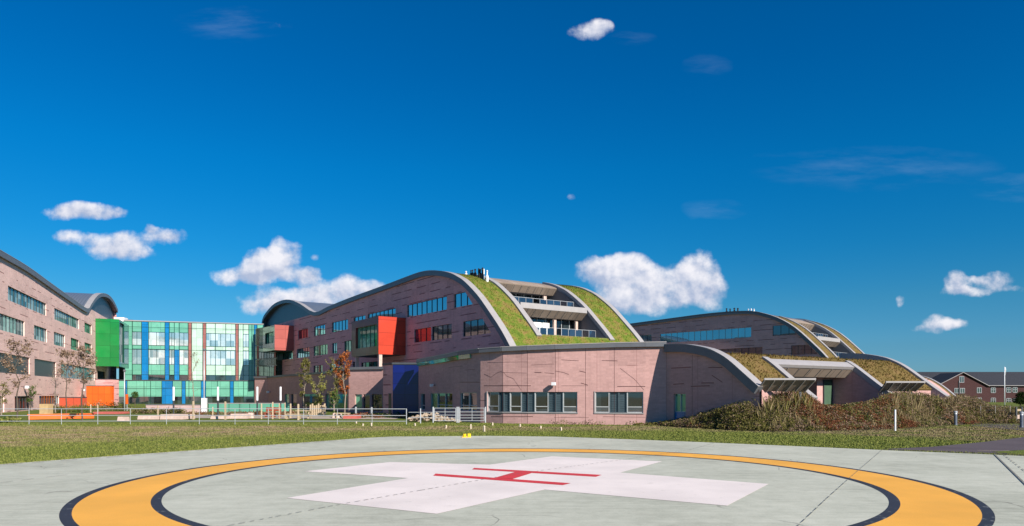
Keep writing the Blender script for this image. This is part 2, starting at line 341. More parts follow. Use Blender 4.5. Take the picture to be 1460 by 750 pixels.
def wall(parent,outline,holes,mat,y=0,depth=.28,name='wall',back=None):
    b=MB(); loops=[[Vector((p[0],p[1],0)) for p in outline]]+[[Vector((p[0],p[1],0)) for p in h] for h in holes]
    flat=[p for l in loops for p in l]
    for t in geometry.tessellate_polygon(loops):
        P=[flat[i] for i in t]
        if (P[1]-P[0]).cross(P[2]-P[0]).z<0: P=P[::-1]
        b.face([(p.x,y,p.y) for p in P])
    for h in holes:
        for i in range(len(h)):
            p,q=h[i],h[(i+1)%len(h)]
            b.face([(p[0],y,p[1]),(q[0],y,q[1]),(q[0],y+depth,q[1]),(p[0],y+depth,p[1])])
    return b.build(name,mat,parent)
def rect(x0,x1,z0,z1): 
    if x0>x1: x0,x1=x1,x0
    return [(x0,z0),(x1,z0),(x1,z1),(x0,z1)]
def inset(poly,d):
    cx=sum(p[0] for p in poly)/len(poly); cz=sum(p[1] for p in poly)/len(poly); out=[]
    for x,z in poly: out.append((x-d*(1 if x>cx else -1),z-d*(1 if z>cz else -1)))
    return out
def window(parent,poly,gmat,fmat='dark_frame',y=.2,step=1.55,bar=.035,name='window',transom=None):
    b=MB(); b.face([(x,y,z) for x,z in poly]); w=b.build(name,gmat,parent)
    f=MB(); xs=[p[0] for p in poly]; zs=[p[1] for p in poly]; x0,x1,z0,z1=min(xs),max(xs),min(zs),max(zs)
    n=len(poly)
    for i in range(n):
        p,q=poly[i],poly[(i+1)%n]; f.tube([(p[0],y-.03,p[1]),(q[0],y-.03,q[1])],bar,4)
    k=max(1,round((x1-x0)/step))
    for i in range(1,k):
        X=x0+(x1-x0)*i/k
        # top of the pane at X
        top=z0
        for j in range(n):
            p,q=poly[j],poly[(j+1)%n]
            if (p[0]-X)*(q[0]-X)<0: top=max(top,p[1]+(q[1]-p[1])*(X-p[0])/(q[0]-p[0]))
        f.box(X-bar*.8,X+bar*.8,y-.07,y-.01,z0,top)
    if transom: f.box(x0,x1,y-.06,y-.015,z0+transom-.03,z0+transom+.03)
    f.build('window_frame',fmat,w)
    return w
def offs(prof,t):
    out=[]
    for i,p in enumerate(prof):
        a=prof[max(i-1,0)]; b=prof[min(i+1,len(prof)-1)]; dx,dz=b[0]-a[0],b[1]-a[1]; l=math.hypot(dx,dz)
        out.append((p[0]-dz/l*t,p[1]+dx/l*t))
    return out
def sweep(b,prof,y0,y1,t0,t1,mi=0,uvswap=False):
    lo,hi=offs(prof,t0),offs(prof,t1); L=[0]
    for i in range(1,len(prof)): L.append(L[-1]+math.dist(prof[i],prof[i-1]))
    for i in range(len(prof)-1):
        for P,rev in ((hi,0),(lo,1)):
            q=[(P[i][0],y0,P[i][1]),(P[i+1][0],y0,P[i+1][1]),(P[i+1][0],y1,P[i+1][1]),(P[i][0],y1,P[i][1])]
            uv=[(y0,L[i]),(y0,L[i+1]),(y1,L[i+1]),(y1,L[i])]
            if rev: q=q[::-1]; uv=uv[::-1]
            b.face(q,uv,mi)
        for y,rev in ((y0,0),(y1,1)):
            q=[(lo[i][0],y,lo[i][1]),(lo[i+1][0],y,lo[i+1][1]),(hi[i+1][0],y,hi[i+1][1]),(hi[i][0],y,hi[i][1])]
            if rev: q=q[::-1]
            b.face(q,None,mi)
    for i in (0,len(prof)-1):
        b.face([(lo[i][0],y0,lo[i][1]),(hi[i][0],y0,hi[i][1]),(hi[i][0],y1,hi[i][1]),(lo[i][0],y1,lo[i][1])],None,mi)
    return b
def interp(prof,x):
    for a,b in zip(prof,prof[1:]):
        if a[0]<=x<=b[0]: return a[1]+(b[1]-a[1])*(x-a[0])/(b[0]-a[0])
    return prof[0][1] if x<prof[0][0] else prof[-1][1]
def cut(prof,x0,x1): return [(x0,interp(prof,x0))]+[p for p in prof if x0+.05<p[0]<x1-.05]+[(x1,interp(prof,x1))]
def smoothp(prof,n=3):                                          # Catmull-Rom refinement
    out=[]
    for i in range(len(prof)-1):
        p0,p1,p2,p3=prof[max(i-1,0)],prof[i],prof[i+1],prof[min(i+2,len(prof)-1)]
        for k in range(n):
            t=k/n; r=[]
            for c in (0,1): r.append(.5*(2*p1[c]+(p2[c]-p0[c])*t+(2*p0[c]-5*p1[c]+4*p2[c]-p3[c])*t*t+(3*p1[c]-p0[c]-3*p2[c]+p3[c])*t**3))
            out.append(tuple(r))
    return out+[prof[-1]]
def tufts(parent,prof,y0,y1,dens,mat,h=.15,holes=(),name='sedum_tufts'):
    b=MB(); L=sum(math.dist(a,c) for a,c in zip(prof,prof[1:])); N=int(L*(y1-y0)*dens)
    x0,x1=prof[0][0],prof[-1][0]
    for _ in range(N):
        x=random.uniform(x0,x1); y=random.uniform(y0,y1); z=interp(prof,x)
        sl=math.hypot(1,(interp(prof,x+.1)-z)/.1)
        if random.random()>min(1,sl/2.2): continue
        if any(a<x<c and d<y<e for a,c,d,e in holes): continue
        hh=h*random.uniform(.4,1.3); a=random.uniform(0,6.28); r=.055*random.uniform(.5,1.4)
        ca,sa=math.cos(a)*r,math.sin(a)*r
        b.face([(x-ca,y-sa,z-.03),(x+ca,y+sa,z-.03),(x+random.uniform(-.08,.14),y+random.uniform(-.1,.1),z+hh)],[(0,0)]*3)
    o=b.build(name,mat,parent); o['kind']='stuff'; return o
# ------------------------------------------------------------------ light and sky
SE=R(30); SX,SY=.655,-.7556
sv=Vector((SX*math.cos(SE),SY*math.cos(SE),math.sin(SE)))
sl=bpy.data.lights.new('sun','SUN'); so=bpy.data.objects.new('sun',sl); C.objects.link(so)
sl.energy=4.2; sl.angle=R(.5); sl.color=(1,.925,.83); so.rotation_euler=sv.to_track_quat('Z','Y').to_euler(); so.location=(0,0,60)
w=bpy.data.worlds.new('World'); sc.world=w; w.use_nodes=True; w.cycles.sampling_method='MANUAL'; w.cycles.sample_map_resolution=256; nt=NT(w.node_tree)
out=nt.n('ShaderNodeOutputWorld'); bg=nt.n('ShaderNodeBackground'); bg.inputs[1].default_value=.1
sky=nt.n('ShaderNodeTexSky'); sky.sky_type='NISHITA'; sky.sun_disc=False; sky.sun_elevation=SE; sky.sun_rotation=math.atan2(SX,SY)
sky.altitude=60; sky.air_density=1.1; sky.dust_density=.15; sky.ozone_density=3.5
g=tc(nt,'Generated'); sp=nt.n('ShaderNodeSeparateXYZ'); nt.set(sp.inputs[0],g)
hs=nt.n('ShaderNodeHueSaturation'); hs.inputs['Saturation'].default_value=1.45; hs.inputs['Value'].default_value=.80; nt.set(hs.inputs['Color'],sky.outputs[0])
el=nt.m('ARCTANGENT',sp.outputs[2]) if False else sp.outputs[2]
tint=nt.ramp(el,[(0.0,(.20,.42,.95)),(.06,(.18,.40,.66)),(.12,(.17,.46,.61)),(.19,(.09,.52,.66)),(.30,(.03,.60,.72)),(.55,(.02,.60,.70))])
skyc=nt.mix(1.0,hs.outputs[0],tint,'MULTIPLY')
# clouds, laid out by direction: p = (east/north, up/north), north being straight ahead
yy=nt.m('MAXIMUM',sp.outputs[1],.02)
U=nt.m('DIVIDE',sp.outputs[0],yy); V=nt.m('DIVIDE',sp.outputs[2],yy)
def cvec(du=0,dv=0):
    c=nt.n('ShaderNodeCombineXYZ'); nt.set(c.inputs[0],nt.m('ADD',U,du)); nt.set(c.inputs[1],nt.m('ADD',V,dv)); return c.outputs[0]
# px,py,half width,half height,weight
BL=[(115,301,55,13,.9),(160,305,26,8,.45),(105,338,32,12,.75),(165,350,48,20,.95),(195,362,30,10,.5),(235,338,32,13,.85),(215,327,12,7,.6),
 (340,392,40,14,.9),(375,380,38,26,1.0),(405,365,24,30,.95),(430,392,26,13,.9),(447,366,9,5,.4),
 (400,428,55,17,.9),(465,420,60,20,.95),(500,408,22,17,.9),(530,410,22,12,.85),(370,440,30,12,.6),
 (850,388,32,20,.85),(895,395,48,32,1.0),(930,425,70,24,.9),(900,375,28,14,.8),(960,405,48,26,.95),(995,393,30,34,1.0),(1012,415,28,26,.95),(880,430,50,20,.6),
 (843,44,32,15,.72),(856,36,18,9,.6),(380,38,20,11,.38),(310,30,42,12,.24),(900,55,28,9,.16),(815,281,9,5,.42),
 (1363,403,20,15,.8),(1375,417,35,8,.6),(1395,398,14,5,.5),(1420,403,32,15,.75),(1450,412,20,7,.45),(1283,430,8,7,.55),
 (1335,462,26,12,.65),(1362,461,20,10,.85),(1310,470,14,6,.4),(1017,298,40,13,.22),(1200,228,120,12,.14),(1010,95,30,16,.16),(1440,268,60,16,.25),(1250,240,150,26,.2),(330,35,70,20,.25)]
wn1=nt.n('ShaderNodeTexNoise'); nt.set(wn1.inputs['Vector'],cvec()); wn1.inputs['Scale'].default_value=26; wn1.inputs['Detail'].default_value=3
wsp=nt.n('ShaderNodeSeparateXYZ'); nt.set(wsp.inputs[0],wn1.outputs['Color'])
Uw=nt.m('ADD',U,nt.m('MULTIPLY',nt.m('SUBTRACT',wsp.outputs[0],.5),.022)); Vw=nt.m('ADD',V,nt.m('MULTIPLY',nt.m('SUBTRACT',wsp.outputs[1],.5),.016))
acc=None; accl=None; wis=None
for (bx,by,a,b_,wt) in BL:
    a*=1.25; b_*=1.3
    u=nt.m('DIVIDE',nt.m('SUBTRACT',Uw,(bx-730)/1000),a/1000)
    v=nt.m('DIVIDE',nt.m('SUBTRACT',Vw,(561-by)/1000),b_/1000)
    d2=nt.m('ADD',nt.m('MULTIPLY',u,u),nt.m('MULTIPLY',v,v))
    e=nt.m('MULTIPLY',nt.m('SUBTRACT',1,d2,clamp=True),wt)
    if wt<.3:
        wis=e if wis is None else nt.m('MAXIMUM',wis,e); continue
    acc=e if acc is None else nt.m('SUBTRACT',nt.m('ADD',acc,e),nt.m('MULTIPLY',acc,e))
    l=nt.m('MULTIPLY',nt.m('MULTIPLY',e,v),1.0)         # height within the puff
    accl=l if accl is None else nt.m('ADD',accl,l)
n1=nt.noise(cvec(),24,9,.60); n1b=nt.noise(cvec(.007,.009),24,5,.56); n1c=nt.noise(cvec(),24,5,.56)
n2=nt.noise(cvec(),85,6,.6)
dens=nt.m('ADD',acc,nt.m('MULTIPLY',nt.m('SUBTRACT',n1,.5),1.5)); dens=nt.m('ADD',dens,nt.m('MULTIPLY',nt.m('SUBTRACT',n2,.5),.26))
alpha=nt.m('MULTIPLY',nt.smooth(dens,.22,.92),nt.smooth(acc,.02,.34))
relief=nt.m('MULTIPLY',nt.m('SUBTRACT',n1c,n1b),3.0)
lit=nt.m('ADD',nt.m('ADD',.50,relief),nt.m('ADD',nt.m('MULTIPLY',accl,.75),nt.m('MULTIPLY',nt.m('SUBTRACT',n2,.5),.25)),clamp=True)
cl=nt.mix(lit,(2.6,2.95,3.9),(5.3,5.2,5.45))
stv=nt.n('ShaderNodeMapping'); nt.set(stv.inputs[0],cvec()); stv.inputs['Rotation'].default_value=(0,0,math.radians(-28)); stv.inputs['Scale'].default_value=(7,34,1)
wa=nt.m('MULTIPLY',nt.m('MULTIPLY',wis,nt.smooth(nt.noise(stv.outputs[0],1,6,.62),.38,.80)),.7)
skyc=nt.mix(wa,skyc,(2.4,3.4,4.6))
fin=nt.mix(nt.m('MULTIPLY',alpha,.95),skyc,cl)
nt.set(bg.inputs[0],fin); nt.t.links.new(bg.outputs[0],out.inputs[0])
# ------------------------------------------------------------------ ground
def sheet(name,pts,z,mat,kind='structure',parent=None):
    b=MB(); loops=[[Vector((p[0],p[1],0)) for p in pts]]
    for t in geometry.tessellate_polygon(loops):
        P=[loops[0][i] for i in t]
        if (P[1]-P[0]).cross(P[2]-P[0]).z<0: P=P[::-1]
        b.face([(p.x,p.y,z) for p in P],[(p.x,p.y) for p in P])
    o=b.build(name,mat,parent)
    if kind and not parent: o['kind']=kind
    return o
sheet('ground',[(-1500,-300),(1500,-300),(1500,2500),(-1500,2500)],-.02,'lawn_turf')
edge=[gp(0,663),gp(140,652.5),gp(280,642.5),gp(420,632.5),gp(520,625),gp(560,623),gp(700,622),gp(790,623),gp(860,625.5),gp(1000,631),gp(1130,636.5),gp(1262,642.5),gp(1400,648.2),gp(1460,651)]
padpts=[(-24,20.6)]+edge+[(26,24.3),(30,-12),(-24,-12)]
PAD=[Vector((p[0],p[1],0)) for p in padpts]
def inpoly(x,y,poly):
    c=False; n=len(poly)
    for i in range(n):
        a,b=poly[i],poly[i-1]
        if (a[1]>y)!=(b[1]>y) and x<(b[0]-a[0])*(y-a[1])/(b[1]-a[1])+a[0]: c=not c
    return c
pad=sheet('helipad',padpts,.02,'helipad_concrete')
b=MB()
for p,q in zip(padpts,padpts[1:]+padpts[:1]): b.face([(p[0],p[1],.02),(q[0],q[1],.02),(q[0],q[1],-.05),(p[0],p[1],-.05)])
b.build('slab_edge','helipad_concrete',pad)
def annulus(name,r0,r1,z,mat,n=240,c=RC):
    b=MB()
    for k in range(n):
        a,d=2*math.pi*k/n,2*math.pi*(k+1)/n
        P=lambda r,t:(c[0]+r*math.cos(t),c[1]+r*math.sin(t),z)
        b.face([P(r0,a),P(r1,a),P(r1,d),P(r0,d)],[(0,0)]*4)
    return b.build(name,mat,pad)
annulus('yellow_ring',8.815,10.18,.024,'yellow_paint')
annulus('black_ring',10.18,10.38,.024,'black_paint'); annulus('black_ring',8.61,8.815,.024,'black_paint')
cr=[(434,673.2),(556,659.8),(698,663.6),(787,651.6),(944,659),(884.7,675),(1096,691.5),(1036.7,722.8),(776.7,699.6),(622.6,734.5),(408.6,711.6),(581.5,683)]
sheet('white_cross',[gp(*p) for p in cr],.026,'white_paint',None,pad)
for nm,q in (('letter_bar',[(621,676.6),(813.7,690.5),(802.5,693.3),(617.5,679.6)]),('letter_bar',[(676,668.4),(858,678.5),(849.7,681.3),(673,670.6)]),('letter_crossbar',[(704.9,683.0),(731.6,684.4),(765.4,673.6),(740.8,672.6)])):
    sheet(nm,[gp(*p) for p in q],.030 if nm=='letter_bar' else .034,'red_paint',None,pad)
def line(pts,wd,z,mat,name,parent,dash=None):
    b=MB()
    for (p,q) in zip(pts,pts[1:]):
        p,q=Vector(p),Vector(q); d=(q-p); L=d.length; d.normalize(); n=Vector((-d.y,d.x))*wd/2
        t=0
        while t<L:
            e=min(L,t+(dash[0]*random.uniform(.6,1.4) if dash else L)); a,c=p+d*t,p+d*e
            b.face([(a-n).to_tuple()+(z,),(c-n).to_tuple()+(z,),(c+n).to_tuple()+(z,),(a+n).to_tuple()+(z,)],[(0,0)]*4)
            t=e+(dash[1]*random.uniform(.5,1.5) if dash else 1)
    return b.build(name,mat,parent)
J='joint_sealant'
line([gp(310,755),gp(470,724),gp(600,701),gp(730,678),gp(900,655),gp(985,642),gp(1020,632)],.026,.038,J,'slab_joint',pad,(.14,.12))
line([gp(1135,755),gp(1180,712),gp(1215,680),gp(1258,642.5)],.016,.038,J,'slab_joint',pad,(.5,.15))
line([gp(1418,649),gp(1470,700),gp(1500,740)],.045,.038,J,'slab_joint',pad)
line([gp(1432,650),gp(1475,684)],.03,.038,J,'slab_joint',pad,(.4,.3))
line([gp(0,690),gp(150,672),gp(300,660),gp(420,651)],.03,.038,J,'slab_joint',pad,(.5,.3))
line([gp(960,648),gp(1010,652),gp(1100,657),gp(1240,664)],.02,.038,J,'slab_joint',pad,(.4,.8))
line([gp(0,664.5),gp(280,644),gp(520,626.5)],.05,.04,'dark_soil','slab_edge_gap',pad,(.5,.35))
kb=MB(); 
for p,q in zip(edge[:7],edge[1:7]):
    n_=Vector((-(q[1]-p[1]),q[0]-p[0])).normalized()*.13; kb.face([(p[0],p[1],.016),(q[0],q[1],.016),(q[0]+n_.x,q[1]+n_.y,.016),(p[0]+n_.x,p[1]+n_.y,.016)],[(0,0)]*4)
kb.build('edge_kerb','kerb_sand',pad)
# asphalt path on the right, second path behind
sheet('asphalt_path',[gp(1255,640.5),gp(1330,637),gp(1400,630.5),gp(1470,622),(34,38),(34,22),(24,24.4),gp(1460,650),gp(1400,647.5)],.004,'asphalt')
sheet('grass_verge',[gp(1414,644.5),gp(1475,641),(26,25),(24.4,24.2),gp(1462,649)],.012,'lawn_turf')
line([gp(1393,642.5),gp(1450,643.2)],.10,.012,'path_gravel','path_edge',None)['kind']='structure'
sheet('asphalt_path',[gp(1382,607),gp(1400,604.5),gp(1500,605),gp(1500,618),gp(1440,612)],.004,'asphalt')
sheet('garden_path',[(-36,67),(-14,63),(-10.5,63),(-10.5,68),(-20,73),(-36,74)],.0,'path_gravel')
# lawn blades
b=MB()
def blade(x,y,h,wd,z=0):
    a=random.uniform(0,6.28); ca,sa=math.cos(a)*wd,math.sin(a)*wd
    b.face([(x-ca,y-sa,z-.02),(x+ca,y+sa,z-.02),(x+random.uniform(-.5,.5)*h,y+random.uniform(-.5,.5)*h,z+h)],[(0,0)]*3)
path1=[gp(1255,640.5),gp(1330,637),gp(1400,630.5),gp(1470,622),(34,38),(34,22),(24,24.4)]
cnt=0
while cnt<150000:
    Y=21+34*random.random()**1.1; X=random.uniform(-.78,.78)*Y
    if inpoly(X,Y,padpts) or inpoly(X,Y,path1): continue
    blade(X,Y,random.uniform(.018,.05),random.uniform(.006,.014)*(1+Y/30)); cnt+=1
for p,q in zip(edge,edge[1:]):       # longer fringe along the slab edge
    L=math.dist(p,q)
    for _ in range(int(L*110)):
        t=random.random(); blade(p[0]+(q[0]-p[0])*t,p[1]+(q[1]-p[1])*t+random.uniform(.0,.28)**1,random.uniform(.03,.10),.018)
o=b.build('grass','lawn_blade'); tag(o,'short mown grass with dry brown patches around the landing pad','grass',kind='stuff')
# ------------------------------------------------------------------ wings
def wing(F,prof,holes,wins,label,hump=None,stone='pink_stone'):
    r=F.root('hospital_wing',label,'hospital wing')
    P=smoothp(prof,3)
    pts=[(x,min(z-.12,hump[2]) if (hump and hump[0]<=x<=hump[1]) else z-.12) for x,z in P]
    out=[(P[0][0],-.1)]+[(P[-1][0],-.1)]+pts[::-1]
    wall(r,out,holes,stone)
    for w_ in wins: window(r,**w_)
    # edge fascia
    xs=P[0][0]; b=MB(); sweep(b,P,-.32,.62,-.5,.18); b.build('roof_edge','grey_metal' ,r)
    b=MB(); sweep(b,P,-.34,.64,.185,.24); b.build('roof_edge_capping','light_metal',r)
    return r,P
WM=Frame((0.249,83),(.568,-.823))
pm=[(375,463),(378,452),(390,437),(402,430.5),(415,429),(430,435),(450,447),(470,439),(500,427),(550,409),(590,394),(605,389.5),(617,388),(632,389),(645,392),(655,397),(665,404),(683,423),(700,447),(717,473),(733,503)]
prof=[WM.at(*p) for p in pm]+[(1.6,5.2),(3.2,3.0)]
def W(F,a,b,z0,z1,g='glass_shaded',**k): return dict(poly=rect(F.x(a),F.x(b),z0,z1),gmat=g,**k)
Z1=(13.85,15.7); Z2=(9.85,11.8)
wins=[W(WM,425,439,*Z1,g='glass_red'),W(WM,447.5,463.5,*Z1),W(WM,473,496,*Z1),W(WM,504,521,*Z1),W(WM,524,564,*Z1),W(WM,580,637,*Z1),
 dict(poly=[(WM.x(647),Z1[0]),(WM.x(674),Z1[0]),(WM.x(663),Z1[1]),(WM.x(647),Z1[1])],gmat='glass_shaded'),
 W(WM,396.6,417,*Z2),W(WM,423,441,*Z2),W(WM,447,467,*Z2,g='glass_green'),W(WM,473.6,480.5,*Z2),W(WM,491,504,*Z2,g='glass_green'),
 W(WM,590.7,614.5,*Z2,g='glass_red'),W(WM,615.8,644,*Z2,g='glass_dark'),
 dict(poly=[(WM.x(660),Z2[0]-.05),(WM.x(700),Z2[0]-.05),(WM.x(688),Z2[1]),(WM.x(660),Z2[1])],gmat='glass_dark'),
 W(WM,447,460,6.4,7.9,g='glass_dark'),W(WM,503,511,6.4,7.9,g='glass_dark'),W(WM,515,541,6.0,7.6,g='glass_dark'),W(WM,470,488,6.4,7.9,g='glass_shaded')]
mid,PM=wing(WM,prof,[w_['poly'] for w_ in wins],wins,'pink stone middle wing with curved roof, grass slope and two inset terraces',hump=(-200,WM.x(452),18.3))
def body(r,P,y0,y1,x0,x1,mat='pink_stone'):
    b=MB(); q=cut(P,x0,x1)
    for (x,z),(X,Z_) in zip(q,q[1:]): b.face([(x,y1,0),(x,y1,z),(X,y1,Z_),(X,y1,0)][::1])
    b.face([(x0,y0,0),(x0,y1,0),(x0,y1,interp(P,x0)),(x0,y0,interp(P,x0))],[(y0,0),(y1,0),(y1,10),(y0,10)])
    b.build('rear_wall',mat,r)
def slope(r,P,F,xc,xe,grassm,blade,W_=23.0,t1=(4.7,5.5),t2=(17.0,17.8),zf=9.7,ledge=None,cans=None,dens=45,light='light_metal',detail=True,bars=5,doors=True):
    """grass slope with its inset terraces. xc crest x, xe foot x"""
    xf=next(x for x in [xc+k*.05 for k in range(900)] if x>xc+5 and interp(P,x)<=zf)     # where the slope reaches the lower terrace floor
    def gz(y0,y1,x0,x1,tf=1):
        b=MB(); sweep(b,cut(P,x0,x1),y0,y1,-.35,.06); b.build('grass_roof',grassm,r)
        tufts(r,[(x,z+.06) for x,z in cut(P,x0,x1)],y0+.05,y1-.05,dens,blade)
    gz(.64,t1[0],xc,xe); gz(t2[1],W_-.55,xc,xe); gz(t1[0],t2[1],xf,xe)
    b=MB(); sweep(b,cut(P,P[0][0],xc),.64,W_-.55,-.3,.04); b.build('metal_roof','standing_seam',r)
    for a,c in (t1,t2):
        b=MB(); sweep(b,cut(P,xc+.5,xf+.3),a,c,-.6,.28); b.build('terrace_kerb',light,r)
        b=MB(); sweep(b,cut(P,xc+.5,xf+.3),a-.06 if a==t1[0] else a+.0,a if a==t1[0] else a+.0,-.3,.26); 
    b=MB(); sweep(b,P,W_-.55,W_+.3,-.5,.25); b.build('roof_edge',light,r)
    body(r,P,.3,W_+.1,P[0][0]+.2,xe)
    # cheeks of the cut-out
    for y in (t1[1]-.0,t2[0]-.15):
        q=cut(P,xc+.6,xf+.2); b=MB()
        for (x,z),(X,Z_) in zip(q,q[1:]):
            b.face([(x,y,zf-.3),(X,y,zf-.3),(X,y,Z_-.3),(x,y,z-.3)]); b.face([(x,y+.15,zf-.3),(X,y+.15,zf-.3),(X,y+.15,Z_-.3),(x,y+.15,z-.3)][::-1])
        b.build('cheek_wall','grey_metal',r)
    A,B=t1[1]+.002,t2[0]-.152
    def slab(name,x0,x1,z0,z1,mat): b=MB(); b.box(x0,x1,A,B,z0,z1); return b.build(name,mat,r)
    # lower terrace
    (lx,lz0,lz1)=ledge
    slab('terrace_floor',xf-7,xf+.1,zf-.35,zf-.02,light)
    slab('upper_terrace_floor',cans[0][2]-1.5,lx-.3,lz1-.25,lz1-.002,light)
    b=MB(); b.box(lx-.35,lx-.02,A,B,lz0,lz1); b.build('ledge',light,r)
    b=MB(); sweep(b,cut(P,xc,cans[0][0]),A,B,-.2,-.02); b.build('canopy_roof','tan_soffit',r)
    for k,(x0,z0,x1,z1) in enumerate(cans):
        b=MB(); n=9; t=.18
        b.face([(x0,A,z0),(x1,A,z1),(x1,B,z1),(x0,B,z0)],[(A,0),(A,2),(B,2),(B,0)])
        b.face([(x0-t,A,z0+.02),(x1-t,A,z1+.02),(x1-t,B,z1+.02),(x0-t,B,z0+.02)][::-1],[(A,0),(A,2),(B,2),(B,0)])
        b.face([(x1-t,A,z1+.02),(x1,A,z1),(x1,B,z1),(x1-t,B,z1+.02)])
        for i in range(n+1):
            y=A+.03+(B-A-.06)*i/n
            b.tube([(x0+.05,y,z0),(x1+.05,y,z1)],.035,4,1)
        b.build('soffit_canopy',['tan_soffit','grey_timber'],r)
        b=MB(); b.face([(x1-t,A,z1+.05),(x1-t-4.5,A,z1+.05),(x1-t-4.5,B,z1+.05),(x1-t,B,z1+.05)]); b.build('ceiling','grey_metal',r)
    # glazed back walls of the terraces
    for (bx,z0,z1,m) in ((cans[0][2]-1.6,lz1,cans[0][3]+.05,'glass_interior'),(cans[1][2]-1.1,zf,cans[1][3]+.05,'glass_interior')):
        b=MB(); b.face([(bx,A,z0),(bx,B,z0),(bx,B,z1),(bx,A,z1)],[(A,z0),(B,z0),(B,z1),(A,z1)]); gw=b.build('window',m,r)
        b=MB(); k=8
        for i in range(k+1):
            y=A+(B-A)*i/k; b.box(bx+.01,bx+.09,y-.04 if i else y,y+.04 if i<k else y,z0,z1)
        b.build('window_frame','window_frame',gw)
    if doors:
        b=MB(); X=cans[1][2]-1.0
        for (y0,y1) in ((A+.5,A+1.6),(A+3.6,A+5.0),(A+5.1,A+6.3)): b=MB(); b.box(X,X+.08,y0,y1,zf,zf+2.3); b.build('terrace_door','white_curtain',r)
        b=MB(); b.box(cans[1][2]-.6,cans[1][2]-.25,A+6.6,A+7,zf,cans[1][3]); b.build('terrace_column','sand_stone',r); b=MB(); b.box(cans[1][2]-.6,cans[1][2]-.25,B-.9,B-.5,zf,cans[1][3]); b.build('terrace_column','sand_stone',r)
        b=MB(); b.box(cans[0][2]-.6,cans[0][2]-.2,B-1.6,B-1.1,lz1,cans[0][3]); b.build('terrace_column','sand_stone',r)
    # balustrades
    for (x,z,n,h) in ((xf-2.0,zf,9,1.15),(lx-2.6,lz1,9,1.05)):
        b=MB()
        for i in range(n+1):
            y=A+.3+(B-A-.6)*i/n; b.box(x-.02,x+.02,y-.02,y+.02,z,z+h)
        b.box(x-.025,x+.025,A+.3,B-.3,z+h,z+h+.04); bal=b.build('balustrade','galvanised',r)
        for i in range(n):
            if i%4==3 and detail: continue
            b=MB(); y=A+.3+(B-A-.6)*i/n; y2=A+.3+(B-A-.6)*(i+1)/n; b.face([(x,y+.08,z+.1),(x,y2-.08,z+.1),(x,y2-.08,z+h-.05),(x,y+.08,z+h-.05)],[(y,0),(y2,0),(y2,1),(y,1)]); b.build('glass_infill','balustrade_glass',bal)
    return xf
def atsurf(F,P,px,py,w):   # height of the seen point on the plane at depth w
    return F.at(px,py,w)
xc=-17.5
w2=17.0
l0=WM.at(834,440,w2); l1=WM.at(838.7,446.7,w2); c1=WM.at(790,422,w2); c2=WM.at(830.7,457.3,w2)
zt=l0[1]; zb=l1[1]; lx=next(x for x in [xc+k*.05 for k in range(600)] if interp(PM,x)<=zt)
lxb=next(x for x in [xc+k*.05 for k in range(600)] if interp(PM,x)<=zb)
slope(mid,PM,WM,xc,3.2,'sedum_lush','sedum_blade',ledge=(lxb,zb,zt),cans=[(-13.2,interp(PM,-13.2)-.15,c1[0],c1[1]),(lxb,zb,c2[0],c2[1])])
print('mid ledge',lxb,zb,zt,'cans',c1,c2,'xc z',interp(PM,xc))
# hump infill and hump roof
def hump(r,P,x0,x1,top,depth=20):
    q=cut(P,x0,x1); b=MB()
    for (x,z),(X,Z_) in zip(q,q[1:]): b.face([(x,.55,top-.1),(X,.55,top-.1),(X,.55,max(Z_-.3,top-.1)),(x,.55,max(z-.3,top-.1))])
    b.build('arch_louvre','louvre_metal',r)
hump(mid,PM,PM[0][0]+.3,WM.x(450),18.3)
# rooftop pieces on the hump
b=MB(); b.box(WM.x(462,8)-1.5,WM.x(462,8)+1.5,7,10,19,20.6); b.build('roof_hatch','light_metal',mid)
# projecting boxes
def pod(F,pxc,pxo,y0t,y1b,length,near,outer,wpoly,label,name='projecting_bay',col_=None,wmat='glass_green'):
    x,zt_=F.at(pxc,y0t); _,zb_=F.at(pxc,y1b)
    a=(pxo-730)/1000
    # protrusion so that the outer near corner is seen at pxo
    X0,Y0=F.wld(x,0); d=(X0-a*Y0)/(F.dy[0]-a*F.dy[1]); d=-d
    # d: distance along -dy
    dd=abs(d)
    r=empty(name,(X0,Y0,0),F.rz,label,'projecting bay')
    return r,dd,zt_,zb_
def make_pod(F,pxc,pxo,yt,yb,L,sgn,near,outer,label,winz,winx,wmat,under='dark_metal'):
    r,d,zt_,zb_=pod(F,pxc,pxo,yt,yb,L,near,outer,None,label)
    b=MB(); b.face([(0,-d,zb_),(0,-.01,zb_),(0,-.01,zt_),(0,-d,zt_)] if sgn<0 else [(0,-.01,zb_),(0,-d,zb_),(0,-d,zt_),(0,-.01,zt_)],[(0,zb_),(d,zb_),(d,zt_),(0,zt_)])
    b.build('end_panel',near,r)
    hole=rect(sgn*winx[0]*L,sgn*winx[1]*L,zb_+winz[0]*(zt_-zb_),zb_+winz[1]*(zt_-zb_))
    wall(r,rect(0,sgn*L,zb_,zt_),[hole],outer,y=-d,depth=.5,name='outer_face')
    window(r,hole,wmat,y=-d+.4,step=1.5)
    b=MB(); b.face([(sgn*L,-d,zb_),(sgn*L,-.01,zb_),(sgn*L,-.01,zt_),(sgn*L,-d,zt_)]); b.face([(0,-d,zt_),(sgn*L,-d,zt_),(sgn*L,-.01,zt_),(0,-.01,zt_)]); b.face([(0,-d,zb_),(sgn*L,-d,zb_),(sgn*L,-.01,zb_),(0,-.01,zb_)])
    b.build('shell',under,r); return r,d,zt_,zb_
rp,d,zt_,zb_=make_pod(WM,578.5,539.6,453.3,506.2,10.5,-1,'red_panel','red_brown_panel','bright red box bay jutting from the middle wing on columns',(.22,.80),(.06,.84),'glass_green','dark_metal')
